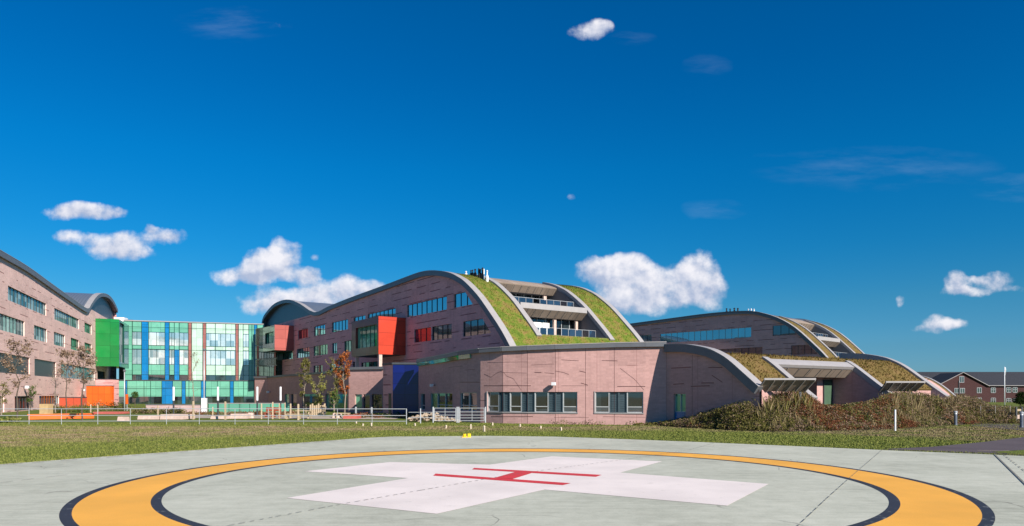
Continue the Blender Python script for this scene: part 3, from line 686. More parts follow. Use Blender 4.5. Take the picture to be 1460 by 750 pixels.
b=MB(); b.box(-.6,-.1,-d+.15,-d+.65,5,zb_); b.build('support_column','sand_stone',rp); b=MB(); b.box(-9.6,-9.1,-d+.2,-d+.7,5,zb_); b.build('support_column','sand_stone',rp)
make_pod(WM,419,391.5,464.5,500,9,-1,'salmon_panel','dark_green_panel','salmon red box bay at the far end of the middle wing',(.30,.75),(.1,.8),'glass_green')
# ------------------------------------------------------------------ left wing
WL=Frame((-65.2,94),(-.397,1))
pl=[(-60,325),(-30,343),(0,361),(36,382),(72,407.5),(104,430),(122,441.5),(127,436),(133,427),(139,421),(145,419.5),(151,421),(156,425),(161,432),(166,443)]
prof=[WL.at(*p) for p in pl]
wl=[W(WL,11.5,66,13.85,15.65,g='glass_teal'),W(WL,77.5,112.6,13.85,15.65,g='glass_teal'),W(WL,120.5,130.6,13.85,15.65,g='glass_green'),
 W(WL,-30,35,9.9,11.9,g='glass_teal'),W(WL,48.6,67,9.9,11.9,g='glass_teal'),W(WL,77,92.5,9.9,11.9,g='glass_teal'),W(WL,101,112.6,9.9,11.9,g='glass_green'),W(WL,120.5,130.6,9.9,11.9,g='glass_green'),
 W(WL,-20,42.5,4.8,7.2,g='louvre_metal',step=30),W(WL,49.3,80,4.8,7.2,g='louvre_metal',step=30),W(WL,87,135,4.9,7.2,g='glass_teal'),
 W(WL,21,42.5,.05,1.95,g='glass_dark'),W(WL,-6,6,.05,1.95,g='glass_dark'),W(WL,56,84,.7,1.95,g='glass_shaded'),W(WL,139,150,4.8,7.0,g='glass_dark')]
left,PL=wing(WL,prof,[w_['poly'] for w_ in wl],wl,'sunlit pink stone wing at the left edge with rows of windows and arched roof end',hump=(WL.x(128),WL.x(200),18.8),stone='sunlit_pink_stone')
b=MB(); sweep(b,PL,.62,17,-.3,.04); b.build('metal_roof','standing_seam',left)
q=cut(PL,WL.x(128),PL[-1][0]-.3); b=MB()
for (x,z),(X,Z_) in zip(q,q[1:]): b.face([(x,.55,18.6),(X,.55,18.6),(X,.55,max(Z_-.3,18.6)),(x,.55,max(z-.3,18.6))])
b.build('arch_louvre','louvre_metal',left)
b=MB(); xe=PL[-1][0]; b.face([(xe,0,0),(xe,17,0),(xe,17,PL[-1][1]),(xe,0,PL[-1][1])],[(0,0),(17,0),(17,18),(0,18)]); b.build('end_wall','pink_stone',left)
b=MB(); b.face([(PL[0][0],17,0),(xe,17,0),(xe,17,16),(PL[0][0],17,16)]); b.face([(PL[0][0],0,0),(PL[0][0],17,0),(PL[0][0],17,16),(PL[0][0],0,16)]); b.build('rear_wall','pink_stone',left)
make_pod(WL,136,170,454,522,14,1,'green_panel','dark_green_panel','green glass box bay jutting from the left wing beside the glazed hall',(.1,.95),(.04,.5),'glass_pale','dark_green_panel')
# orange boxes and low walls on the left wing
def freebox(name,px0,px1,ptop,Y,mat,label,cat,depth=4,zb=0,sub='panel',extra=None):
    X0,X1=(px0-730)/1000*Y,(px1-730)/1000*Y; z=CH+(561-ptop)*Y/1000
    r=empty(name,(X0,Y,0),0,label,cat)
    b=MB(); L=X1-X0; b.box(0,L,0,depth,zb,z); b.build(sub,mat,r)
    b=MB(); b.box(-.06,L+.06,-.06,depth+.06,z+.002,z+.10); b.build('coping','dark_metal',r)
    return r,L,z
freebox('orange_box_bay',123,159,550.5,128,'orange_panel','tall bright orange panelled box at the foot of the left wing','orange bay',.8)
freebox('orange_wall',84.5,117,567,108,'vermilion_panel','low orange red panelled wall beside the taller orange box','orange wall',1.2)
r,L,z=freebox('link_block',136,161,541,131,'pink_stone','low dark pink block under the green box bay','low building',2,sub='wall')
b=MB(); b.face([(1.9,-.02,.0),(2.9,-.02,.0),(2.9,-.02,2.2),(1.9,-.02,2.2)]); b.build('window','glass_dark',r)
# ------------------------------------------------------------------ glazed hall
A0=Vector(atd(176,158.5)); A1=Vector(atd(372,167)); dv=A1-A0
FA=Frame((A0.x,A0.y),(dv.x,dv.y))
at=FA.root('glazed_hall','multicoloured glass fronted hall in green, blue and salmon panels closing the courtyard','glass building')
HA=18.7
Lz=dv.length
def zx(zxp): return FA.x(150+zxp/3.75)
def zz(zyp,zxp=450): 
    return FA.at(150+zxp/3.75,420+zyp/3.75)[1]
zr=[zz(150),zz(205),zz(275),zz(295),zz(375),zz(430),zz(457)]
zr[0]=HA
b=MB(); b.box(-1,Lz+2,.35,22,0,HA-.1); b.build('hall_core','near_black',at)
cols=[(98,145,'mint_panel','p'),(145,195,'mint_panel','w'),(195,232,'blue_panel','f'),(232,320,'mint_panel','w'),(320,343,'blue_panel','f'),(343,370,'mint_panel','w'),(370,397,'mint_panel','b'),(397,445,'mint_panel','w'),(445,463,'salmon_strip','f'),(463,522,'pale_mint_panel','p'),(522,540,'salmon_strip','f'),(540,590,'pale_mint_panel','w'),(590,645,'pale_mint_panel','w'),(645,697,'pale_mint_panel','w'),(697,714,'salmon_strip','f'),(714,738,'pale_mint_panel','p'),(738,768,'pale_mint_panel','w'),(768,785,'mint_panel','f'),(785,797,'mint_panel','p'),(797,812,'blue_panel','f'),(812,850,'mint_panel','p')]
fr=MB()
def cell(x0,x1,z0,z1,m,name='glass_panel',y=0,par=None):
    b=MB(); t=random.uniform(-.012,.012); t2=random.uniform(-.012,.012); b.face([(x0,y,z0),(x1,y+t,z0),(x1,y+t+t2,z1),(x0,y+t2,z1)]); return b.build(name,m,par or at)
for (a,c,m,k) in cols:
    x0,x1=zx(a),zx(c)
    if k=='f': cell(x0,x1,zr[6],zr[0],m,'coloured_strip')
    elif k=='p':
        cell(x0,x1,zr[6],zr[0],m)
    else:
        cell(x0,x1,zr[1],zr[0],m); cell(x0,x1,zr[3],zr[2],m); cell(x0,x1,zr[5],zr[4],'blue_panel' if k=='b' else m)
        n='glass_pale'
        cell(x0,x1,zr[2],zr[1],n,'window'); cell(x0,x1,zr[4],zr[3],'blue_panel' if k=='b' else n,'window' if k!='b' else 'coloured_strip')
        cell(x0,x1,zr[6],zr[5],'glass_dark' if k!='b' else 'blue_panel','window' if k!='b' else 'coloured_strip')
    fr.box(x1-.05,x1+.05,-.10,-.02,zr[6],zr[0])
    if k=='w':
        for z in (zr[1],zr[2],zr[3],zr[4],zr[5]): fr.box(x0,x1,-.08,-.02,z-.04,z+.04)
        xm=(x0+x1)/2; fr.box(xm-.04,xm+.04,-.08,-.02,zr[2],zr[1]); fr.box(xm-.04,xm+.04,-.08,-.02,zr[4],zr[3])
for z in (zr[1]+1.1,zr[3]-.1,zr[5]): fr.box(zx(98),zx(850),-.07,-.02,z-.025,z+.025)
fr.build('mullion','dark_green_panel',at)
b=MB(); b.box(zx(98),zx(850),-.2,.4,HA,HA+.22); b.build('coping','light_metal',at)
# lower projecting storey
zl=zz(460,450); yl=-5.5
def zx2(a): return FA.x(150+a/3.75,yl)
zl2=FA.at(270,543,yl)[1]; zwin=FA.at(270,565.3,yl)[1]
b=MB(); b.box(zx2(40),zx2(800),yl+.3,.3,0,zl2-.05); b.build('lower_core','near_black',at)
cl=[(45,108,'mint_panel'),(108,118,'blue_panel'),(118,208,'mint_panel'),(208,243,'mint_panel'),(243,303,'mint_panel'),(303,362,'blue_panel'),(362,410,'mint_panel'),(410,430,'blue_panel'),(430,448,'mint_panel'),(448,513,'mint_panel'),(513,538,'blue_panel'),(538,600,'mint_panel'),(600,668,'mint_panel'),(668,687,'blue_panel'),(687,740,'mint_panel'),(740,795,'mint_panel')]
fr=MB()
for a,c,m in cl:
    x0,x1=zx2(a),zx2(c)
    if m=='blue_panel': cell(x0,x1,0,zl2,m,'coloured_strip',yl)
    else: cell(x0,x1,zwin,zl2,m,'glass_panel',yl); cell(x0,x1,0,zwin,'glass_dark','window',yl)
    fr.box(x1-.045,x1+.045,yl-.08,yl-.03,0,zl2)
fr.box(zx2(45),zx2(795),yl-.07,yl-.03,(zwin+zl2)/2-.03,(zwin+zl2)/2+.03); fr.build('mullion','dark_green_panel',at)
b=MB(); b.box(zx2(40),zx2(800),yl-.15,.3,zl2,zl2+.18); b.build('coping','dark_metal',at)
# dark glazed return joining the middle wing
X0,Y0=atd(364,164.5); r=empty('glazed_return',(X0,Y0,0),R(-44),'dark glazed corner between the glass hall and the middle wing','glazed corner')
b=MB(); b.box(0,9.9,.3,2,0,17.6); b.build('wall','dark_green_panel',r)
b=MB()
for i in range(5):
    for j,(z0,z1) in enumerate(((.2,4),(4.2,5.6),(5.8,8.6),(8.8,10.2),(10.4,13.4),(13.6,17.5))): b.face([(i*2+.04,0,z0),(i*2+1.96,0,z0),(i*2+1.96,0,z1),(i*2+.04,0,z1)],None,(j%2))
b.build('glass_panel',['glass_dark','dark_green_panel'],r)
# rooftop plant on the hall
X0,Y0=atd(164,160); r=empty('rooftop_plant_box',(X0,Y0+2,HA-1.2),R(10),'small white plant box on the roof beside the green bay','rooftop unit')
b=MB(); b.box(-1.2,.9,0,2.4,.3,2.4); b.build('casing','white_paint_metal',r); b=MB(); b.box(.9,2.6,.2,2,.3,1.9); b.build('duct','grey_metal',r)
b=MB(); [b.box(x,x+.15,y,y+.15,-.2,.3) for x in (-1,.5) for y in (.2,2)]; b.build('foot','dark_metal',r)
# ------------------------------------------------------------------ podium in front of the middle wing
zt=5.15
po=empty('podium_block',(0,0,0),0,'low faceted pink stone block with ground floor windows in front of the middle wing','low building')
fac=[(363,131,382,129),(382,129,404,120),(404,118.5,424,113.5),(424,113.5,462,102),(462,102,497,86),(497,84.6,547,82.4)]
wp=[(406,412,'glass_green'),(415,423,'glass_dark'),(431,459,'glass_dark'),(464,495,'glass_green'),(506,516,'glass_green'),(518,527,'glass_dark'),(530,545,'glass_dark')]
FPs=[]
for (p0,Y0,p1,Y1) in fac:
    A_,B_=Vector(atd(p0,Y0)),Vector(atd(p1,Y1)); f=Frame((A_.x,A_.y),tuple(B_-A_)); L=(B_-A_).length; FPs.append(f)
    g_=empty('wall_facet',(A_.x,A_.y,0),f.rz); g_.parent=po
    ws=[dict(poly=rect(f.x(a),f.x(c),.25,2.2),gmat=m,fmat='window_frame') for a,c,m in wp if p0<a and c<p1]
    wall(g_,rect(0,L,-.1,zt),[q['poly'] for q in ws],'pink_precast')
    for q in ws:
        w_=window(g_,**q)
        for ch in list(w_.children): bpy.data.objects.remove(ch)
    b=MB(); b.box(-.1,L+.1,-.18,9,zt,zt+.32); b.build('roof_edge','grey_metal',g_)
    b=MB(); b.face([(L,0,0),(L,8,0),(L,8,zt),(L,0,zt)],[(0,0),(8,0),(8,5),(0,5)]); b.face([(0,0,0),(0,8,0),(0,8,zt),(0,0,zt)],[(0,0),(8,0),(8,5),(0,5)]); b.build('return_wall','pink_precast',g_)
FP=FPs[1]
# blue box block
X0,Y0=atd(560,72); zt=CH+(561-519.6)*.072; xe=(599.5-560)*.072
r=empty('entrance_block',(X0,Y0,0),0,'dark blue panelled cube with shaded stone side and narrow door beside the curved building','entrance block')
sx_,sy_=-1.37,2.0
b=MB(); q=[(-.003,.02),(sx_,sy_),(sx_,13),(-.003,13)]
for (p,c) in zip(q,q[1:]+q[:1]): b.face([(c[0],c[1],0),(p[0],p[1],0),(p[0],p[1],zt-.02),(c[0],c[1],zt-.02)],[(math.hypot(*c),0),(math.hypot(*p),0),(math.hypot(*p),zt),(math.hypot(*c),zt)])
b.build('wall','pink_stone',r)
b=MB(); b.box(0,xe,0,13,0,zt-.02); b.build('blue_panel','deep_blue_panel',r)
b=MB(); top=[(-.06,-.08),(xe+.06,-.08),(xe+.06,13),(sx_-.1,13),(sx_-.1,sy_)]; b.face([(x,y,zt+.2) for x,y in top])
for p,c in zip(top,top[1:]+top[:1]): b.face([(p[0],p[1],zt),(c[0],c[1],zt),(c[0],c[1],zt+.2),(p[0],p[1],zt+.2)])
b.build('roof_edge','dark_metal',r)
M=Matrix.Translation((0,.02,0)) @ Matrix.Rotation(math.atan2(sy_,sx_),4,'Z'); b=MB(); b.box(.35,.95,.0,.05,0,2.3,M=M); b.build('door','dark_door',r)
# ------------------------------------------------------------------ low curved building
path=[(-9.4,70.5),(-7.4,65.5),(-5.6,61.2),(-4.3,58.2),(-2.5,55.6),(-.72,54.2),(1.18,53.4),(3.27,52.7),(5.46,52.15),(7.74,51.6),(9.71,51.15),(11.2,50.9)]
SL=[0]
for p,q in zip(path,path[1:]): SL.append(SL[-1]+math.dist(p,q))
def pp(s,d=0):
    for i in range(len(path)-1):
        if s<=SL[i+1]+1e-6 or i==len(path)-2:
            t=(s-SL[i])/(SL[i+1]-SL[i]); a,c=Vector(path[i]),Vector(path[i+1]); dd=(c-a).normalized(); n=Vector((-dd.y,dd.x)); p=a+(c-a)*t+n*d; return p.x,p.y
def spx(px):
    best=None
    for k in range(0,int(SL[-1]*50)):
        s=k/50; x,y=pp(s); e=abs(730+1000*x/y-px)
        if best is None or e<best[0]: best=(e,s)
    return best[1]
def ht(s): return 5.38+.32*min(1,max(0,(s-8)/20))
low=empty('curved_clinic_building',(0,0,0),0,'low curved pale pink building with long window bands and a curved green roofed end','curved building')
bands=[]   # s0,s1,z0,z1,list
WB1=[(695,710.7,'g'),(710.7,717.8,'p'),(717.8,726.5,'p'),(726.5,743.2,'g'),(743.2,752.3,'p'),(752.3,762,'p'),(762,781.5,'g'),(781.5,792,'p'),(792,802.5,'p'),(802.5,823.3,'g')]
WB2=[(848.3,868.7,'g'),(868.7,882,'p'),(882,894,'p'),(894,917,'g')]
WB3=[(614,623,'n'),(623,634,'g'),(634,645,'g')]; WB4=[(656,668,'g'),(668,680,'g')]; WB5=[(600,606,'g')]
for wb,z0,z1 in ((WB1,.88,2.42),(WB2,.88,2.42),(WB3,.85,2.35),(WB4,.9,2.38),(WB5,.7,2.3)):
    bands.append((spx(wb[0][0]),spx(wb[-1][1]),z0,z1,[(spx(a),spx(c),k) for a,c,k in wb]))
xs=sorted(set([round(s,3) for s in SL]+[round(v,3) for bnd in bands for v in bnd[:2]]))
b=MB()
for s0,s1 in zip(xs,xs[1:]):
    if s1-s0<.002: continue
    m=(s0+s1)/2; hol=[bnd for bnd in bands if bnd[0]<m<bnd[1]]
    zs=[(-.1,None)]; segs=[(-.1,hol[0][2]),(hol[0][3],None)] if hol else [(-.1,None)]
    for z0,z1 in segs:
        (ax,ay),(cx,cy)=pp(s0+.0005),pp(s1-.0005)
        b.face([(ax,ay,z0),(cx,cy,z0),(cx,cy,z1 if z1 else ht(s1)),(ax,ay,z1 if z1 else ht(s0))],[(s0,z0),(s1,z0),(s1,z1 or 5.5),(s0,z1 or 5.5)])
    if hol:
        z0,z1=hol[0][2:4]
        for z,rev in ((z0,0),(z1,1)):
            q=[pp(s0),pp(s1),pp(s1,.25),pp(s0,.25)]; b.face([(x,y,z) for x,y in (q[::-1] if rev else q)])
for bnd in bands:
    for s in bnd[:2]:
        p,q=pp(s),pp(s,.25); b.face([(p[0],p[1],bnd[2]),(q[0],q[1],bnd[2]),(q[0],q[1],bnd[3]),(p[0],p[1],bnd[3])])
b.build('wall','pink_precast',low)
def curvebox(b,s0,s1,d0,d1,z0,z1,mi=0):
    ss=[s0]+[s for s in SL if s0+.01<s<s1-.01]+[s1]
    f=lambda z,s: z(s) if callable(z) else z
    for a,c in zip(ss,ss[1:]):
        P=[pp(a+1e-4,d0),pp(c-1e-4,d0),pp(c-1e-4,d1),pp(a+1e-4,d1)]
        lo=[(P[0]+(f(z0,a),)),(P[1]+(f(z0,c),)),(P[2]+(f(z0,c),)),(P[3]+(f(z0,a),))]; hi=[(P[0]+(f(z1,a),)),(P[1]+(f(z1,c),)),(P[2]+(f(z1,c),)),(P[3]+(f(z1,a),))]
        b.face([lo[0],lo[1],hi[1],hi[0]],[(a,0),(c,0),(c,1),(a,1)],mi); b.face(hi,None,mi); b.face(lo[::-1],None,mi); b.face([lo[2],lo[3],hi[3],hi[2]],None,mi); b.face([lo[1],lo[2],hi[2],hi[1]],None,mi); b.face([lo[3],lo[0],hi[0],hi[3]],None,mi)
for s0,s1,z0,z1,pn in bands:
    for a,c,k in pn:
        b=MB(); curvebox(b,a+.01,c-.01,.16,.20,z0,z1); ww=b.build('window' if k!='p' else 'window_shutter',{'g':'glass_dark','p':'slate_panel','n':'green_panel'}[k],low)
        f=MB(); 
        for s in (a+.03,c-.03): curvebox(f,s-.035,s+.035,.07,.155,z0,z1)
        curvebox(f,a,c,.075,.155,z0,z0+.06); curvebox(f,a,c,.075,.155,z1-.06,z1)
        if k=='g': curvebox(f,a+.05,c-.05,.08,.15,z0+.40,z0+.46)
        if k=='p':
            n=9
            for i in range(1,n): z=z0+(z1-z0)*i/n; curvebox(f,a+.06,c-.06,.13,.158,z-.02,z+.02)
        f.build('window_frame','window_frame' if k!='p' else 'slate_panel',ww)
    if s0>spx(690):
        f=MB(); curvebox(f,s0-.06,s0,-.05,.2,z0-.05,z1+.05); curvebox(f,s0-.06,s1+.06,-.06,.07,z0-.07,z0); f.build('window_sill','light_metal',low)
f=MB(); curvebox(f,0,SL[-1],-.22,.5,lambda s:ht(s),lambda s:ht(s)+.30); f.build('roof_edge','grey_metal',low)
f=MB(); curvebox(f,0,SL[-1],-.24,.52,lambda s:ht(s)+.302,lambda s:ht(s)+.36); f.build('roof_edge_capping','light_metal',low)
f=MB(); curvebox(f,0,spx(672),-.16,-.02,lambda s:ht(s)-.34,lambda s:ht(s)-.003); f.build('fascia_glazing','glass_green',low)
# irregular joints cut into the precast panels
g=MB()
def groove(pts,wd=.035,par=g):
    for (p,q) in zip(pts,pts[1:]):
        (x0,za),(x1,zb_)=p,q; s0,s1=spx(x0),spx(x1)
        if s1-s0<.02: s1=s0+.02
        ss=[s0]+[s for s in SL if s0+.01<s<s1-.01]+[s1]; fz=lambda s: za+(zb_-za)*(s-s0)/(s1-s0)
        for a,c in zip(ss,ss[1:]):
            P,Q=pp(a,-.006),pp(c,-.006); par.face([P+(fz(a)-wd,),Q+(fz(c)-wd,),Q+(fz(c)+wd,),P+(fz(a)+wd,)],[(0,0)]*4)
def zpy(px,py): s=spx(px); x,y=pp(s); return CH+(561-py)*y/1000
def zg(*p): groove([(x,zpy(x,y)) for x,y in p],random.choice((.009,.014,.020)))
for L_ in ([(695,517),(752,516)],[(800,513),(825,514.5)],[(858,514),(880,514.5)],[(757,520.5),(790,519)],[(715,531),(751,532)],[(690,533),(700,538),(708,532),(716,529)],[(718,530),(722,536),(732,540),(743,556)],
           [(762,531),(772,531)],[(776,531.5),(790,532.5)],[(792,529),(803,531),(811,534)],[(826,529),(835,531)],[(884,525),(905,541),(918,556)],[(690,550),(757,550)],[(800,550),(838,550)],[(880,551),(920,551)],
           [(700,594),(760,594)],[(790,595),(840,595)],[(860,594),(920,595)],[(640,524),(660,522)],[(655,545),(684,545)],[(828,546),(838,549)],[(684,571),(694,571)]): zg(*L_)
for px in (717,752,792,835,876): s=spx(px); P,Q=pp(s-.012,-.005),pp(s+.012,-.005); g.face([P+(.0,),Q+(.0,),Q+(ht(s),),P+(ht(s),)],[(0,0)]*4)
g.build('panel_joint','red_brown_panel',low)
# flat roof and hidden back
rt=[pp(s,.5) for s in SL]+[(20,60),(12,74),(-3,80),(-9,76)]
b=MB(); lp=[[Vector((x,y,0)) for x,y in rt]]
for t in geometry.tessellate_polygon(lp):
    P=[lp[0][i] for i in t]
    if (P[1]-P[0]).cross(P[2]-P[0]).z<0: P=P[::-1]
    b.face([(p.x,p.y,5.2) for p in P])
b.build('flat_roof','grey_metal',low)
# curved gable end with the dry green roof
FG=Frame((11.2,50.9),(.5635,-.826))
pg=[(950,494),(970,493.5),(986,494.7),(1010,499.5),(1025,506),(1040,515.5),(1060,533),(1080,551)]
profg=[FG.at(*p) for p in pg]; dxl,dzl=profg[-1][0]-profg[-2][0],profg[-1][1]-profg[-2][1]
profg+= [(profg[-1][0]+dxl*1.1,profg[-1][1]+dzl*1.05)]
PG=smoothp(profg,3); FOOT=profg[-2][0]+.15
gr=FG.root('green_roof_pavilion','low pavilion with arched gable wall, dry sedum roof and a cut out entrance court','pavilion')
hole=rect(FG.x(960.5),FG.x(977.5),.35,2.28)
PQ=cut(PG,PG[0][0],FOOT)
wall(gr,[(PQ[0][0],-.1),(PQ[-1][0],-.1)]+[(x,z-.1) for x,z in PQ][::-1],[hole],'pink_precast')
b=MB(); b.face([(FOOT-.05,.3,0),(FOOT-.05,4,0),(FOOT-.05,4,PQ[-1][1]-.1),(FOOT-.05,.3,PQ[-1][1]-.1)],[(0,0),(4,0),(4,2),(0,2)]); b.face([(FOOT-.05,15,0),(FOOT-.05,22.6,0),(FOOT-.05,22.6,PQ[-1][1]-.1),(FOOT-.05,15,PQ[-1][1]-.1)],[(0,0),(7,0),(7,2),(0,2)]); b.build('eaves_wall','pink_precast',gr)
zs_=.95
window(gr,rect(hole[0][0],hole[1][0],1.0,2.28),'glass_green',y=.2,step=.7,fmat='window_frame')
b=MB(); b.box(hole[0][0],hole[1][0],.15,.2,.35,1.0); b.build('window_panel','blue_panel',gr)
b=MB(); gx=lambda px: FG.x(px)
for (x0,y0,x1,y1) in ((957,525,985,523.5),(1010,524,1030,524),(985,551,1012,550),(1000,546,1018,546),(960,548,975,547),(1015,535,1030,545)):
    p,q=FG.at(x0,y0),FG.at(x1,y1); b.face([(p[0],-.006,p[1]-.03),(q[0],-.006,q[1]-.03),(q[0],-.006,q[1]+.03),(p[0],-.006,p[1]+.03)])
x=FG.x(987); b.box(x-.012,x+.012,-.006,0,0,5)
b.build('panel_joint','red_brown_panel',gr)
b=MB(); sweep(b,PQ,-.25,.5,-.42,.12); b.build('roof_edge','grey_metal',gr)
b=MB(); sweep(b,PQ,-.27,.52,.123,.17); b.build('roof_edge_capping','light_metal',gr)
WG=22.7; g1,g2=(4.0,4.6),(14.4,15.0); xg=5.6; xend=PG[-1][0]
zg0=1.3
PGR=[(x,min(z,4.98+.004*x)) for x,z in PG]
def gz(y0,y1,x0,x1):
    b=MB(); sweep(b,cut(PGR,x0,x1),y0,y1,-.3,.05); b.build('grass_roof','sedum_dry',gr)
    tufts(gr,[(x,z+.05) for x,z in cut(PGR,x0,x1)],y0+.05,y1-.05,90,'sedum_blade_dry',.12)
gz(.52,g1[0],PG[0][0],FOOT); gz(g1[0],g2[1],PG[0][0],xg-.5); gz(g2[1],WG-.4,PG[0][0],FOOT)
for a,c in (g1,g2): b=MB(); sweep(b,cut(PG,xg-.5,xend),a,c,-.5,.2); b.build('court_kerb','light_metal',gr)
b=MB(); sweep(b,cut(PG,xg-.35,xg+.25),g1[1]+.002,g2[0]-.002,-.10,.14); b.build('court_lintel','light_metal',gr)
b=MB(); sweep(b,PG,WG-.4,WG+.25,-.4,.22); b.build('roof_edge','light_metal',gr)
sx,sz=FG.at(1207,538.7,g2[0]); x0s=xg+.25; z0s=interp(PG,x0s)-.12
print('soffit',x0s,z0s,sx,sz)
A,B=g1[1]+.002,g2[0]-.16
b=MB(); b.face([(x0s,A,z0s),(sx,A,sz),(sx,B,sz),(x0s,B,z0s)],[(A,0),(A,2),(B,2),(B,0)])
for i in range(8):
    y=A+.04+(B-A-.08)*i/7; b.tube([(x0s+.03,y,z0s),(sx+.03,y,sz)],.03,4,1)
b.build('soffit_canopy',['tan_soffit','grey_timber'],gr)
b=MB(); b.face([(sx,A,sz),(sx-4,A,sz),(sx-4,B,sz),(sx,B,sz)]); b.build('ceiling','grey_metal',gr)
for y in (g1[1],g2[0]-.16):
    q=cut(PG,0.5,xend-.1); b=MB()
    for (x,z),(X,Z_) in zip(q,q[1:]):
        b.face([(x,y,.5),(X,y,.5),(X,y,Z_-.2),(x,y,z-.2)],[(x,.5),(X,.5),(X,Z_),(x,z)]); b.face([(x,y+.16,.5),(X,y+.16,.5),(X,y+.16,Z_-.2),(x,y+.16,z-.2)][::-1])
    b.build('court_side_wall','pink_precast',gr)
bx=4.2; yA=12.15; 
b=MB(); b.face([(bx,yA,0),(bx,B,0),(bx,B,sz+.1),(bx,yA,sz+.1)],[(yA,0),(B,0),(B,4),(yA,4)]); b.face([(bx,yA,0),(bx,yA,sz+.1),(bx-2,yA,sz+.1),(bx-2,yA,0)],[(0,0),(0,4),(2,4),(2,0)]); b.build('court_wall','pink_precast',gr)
b=MB(); b.face([(bx-1.9,A,0),(bx-1.9,yA,0),(bx-1.9,yA,sz+.1),(bx-1.9,A,sz+.1)],[(A,0),(yA,0),(yA,4),(A,4)]); b.build('court_glazing','glass_dark',gr)
b=MB(); b.box(bx+.01,bx+.06,13.0,14.05,zg0,zg0+2.0); dr=b.build('door','mesh_green',gr)
f=MB(); f.box(bx+.01,bx+.09,12.92,13.0,zg0,zg0+2.08); f.box(bx+.01,bx+.09,14.05,14.13,zg0,zg0+2.08); f.box(bx+.01,bx+.09,12.92,14.13,zg0+2.0,zg0+2.08); f.build('door_frame','dark_frame',dr)
b=MB(); b.box(bx+.01,bx+.6,12.9,14.2,zg0-.15,zg0); b.build('door_step','light_metal',gr)
b=MB(); b.face([(0,WG+.1,0),(xend,WG+.1,0),(xend,WG+.1,.4)]+[(x,WG+.1,z-.2) for x,z in PG[::-1]]); b.build('rear_gable','pink_precast',gr)
# tilted tan canopies beside the pavilion
def canopy(px0,px1,pxb0,pxb1,yt,yb,Y,label,n):
    z0=CH+(561-yt)*Y/1000; X0,X1=(px0-730)/1000*Y,(px1-730)/1000*Y
    Y2=Y+.75; z1=CH+(561-yb)*Y2/1000; B0,B1=(pxb0-730)/1000*Y2,(pxb1-730)/1000*Y2
    r=empty('slatted_canopy',(X0,Y,0),0,label,'canopy','tilted canopies beside the low green roof')
    dx=X1-X0; b=MB(); q=[(0,0,z0),(dx,0,z0),(B1-X0,.75,z1),(B0-X0,.75,z1)]
    b.face(q[::-1],[(0,0),(dx,0),(dx,2),(0,2)]); b.face([(p[0],p[1],p[2]+.1) for p in q],[(0,0),(dx,0),(dx,2),(0,2)]); b.build('canopy_panel','tan_soffit',r)
    for i in range(n+1):
        t=i/n; b=MB(); b.tube([(dx*t,-.02,z0-.03),(B0-X0+(B1-B0)*t,.73,z1-.03)],.045,4); b.build('rib','grey_timber',r)
    b=MB(); b.box(-.03,dx+.03,-.08,.04,z0,z0+.12); b.build('edge_beam','light_metal',r)
    for x in (B0-X0+.2,B1-X0-.3): b=MB(); b.box(x,x+.12,.78,.9,0,z1); b.build('support_post','grey_metal',r)
canopy(1090,1162,1079,1147,541.8,558,44.0,'tilted tan panelled canopy left of the entrance court behind the shrubs',5)
canopy(1263,1318,1254,1304,545.8,558,51.5,'tilted tan panelled canopy right of the entrance court behind the shrubs',5)
# ------------------------------------------------------------------ right wing
WR=Frame((50.9,152),(.681,-.732))
pr=[(800,478),(850,470),(897.7,463),(956,455.3),(1000,449.5),(1032,446.3),(1057,444.9),(1070,445),(1082.7,446.5),(1108,454),(1133,468),(1160,492),(1176,508)]
profr=[WR.at(*p) for p in pr]; profr+=[(profr[-1][0]+2,profr[-1][1]-2.6),(profr[-1][0]+4,profr[-1][1]-5.2)]
zR1=(14.4,16.6); zR2=(10.2,12.2)
wr=[W(WR,909,929,*zR1),W(WR,941,1071,*zR1,fmat='window_frame'),dict(poly=[(WR.x(1101.5),zR1[0]),(WR.x(1136),zR1[0]),(WR.x(1124),zR1[1]-.1),(WR.x(1101.5),zR1[1])],gmat='glass_dark',fmat='dark_frame'),
 W(WR,1010,1087,*zR2,g='glass_dark'),dict(poly=[(WR.x(1128),zR2[0]),(WR.x(1166),zR2[0]),(WR.x(1152),zR2[1]),(WR.x(1128),zR2[1])],gmat='glass_dark')]
rig,PR=wing(WR,profr,[q['poly'] for q in wr],wr,'distant pink stone wing at right under an arched roof with narrow green strips')
xcr=next(p[0] for p in PR if p[0]>WR.x(1092))
xcr=WR.x(1092)
def zfind(z): return next(x for x in [xcr+k*.05 for k in range(900)] if interp(PR,x)<=z)
ml=WR.at(1190,481.5,17.0); m2=WR.at(1193,486.5,17.0); k1=WR.at(1152,468,17.0); k2=WR.at(1183,496,17.0)
print('right',ml,m2,k1,k2,interp(PR,xcr))
zt_,zb_=13.3,12.5; zb_=max(zb_,m2[1])
slope(rig,PR,WR,xcr,PR[-1][0],'sedum_dry','sedum_blade',ledge=(zfind(13.6),13.5,14.3),cans=[(zfind(17.8),17.65,zfind(17.8)-.9,16.5),(zfind(13.5),13.5,zfind(13.5)-1.2,12.5)],dens=8,zf=9.9,doors=False)
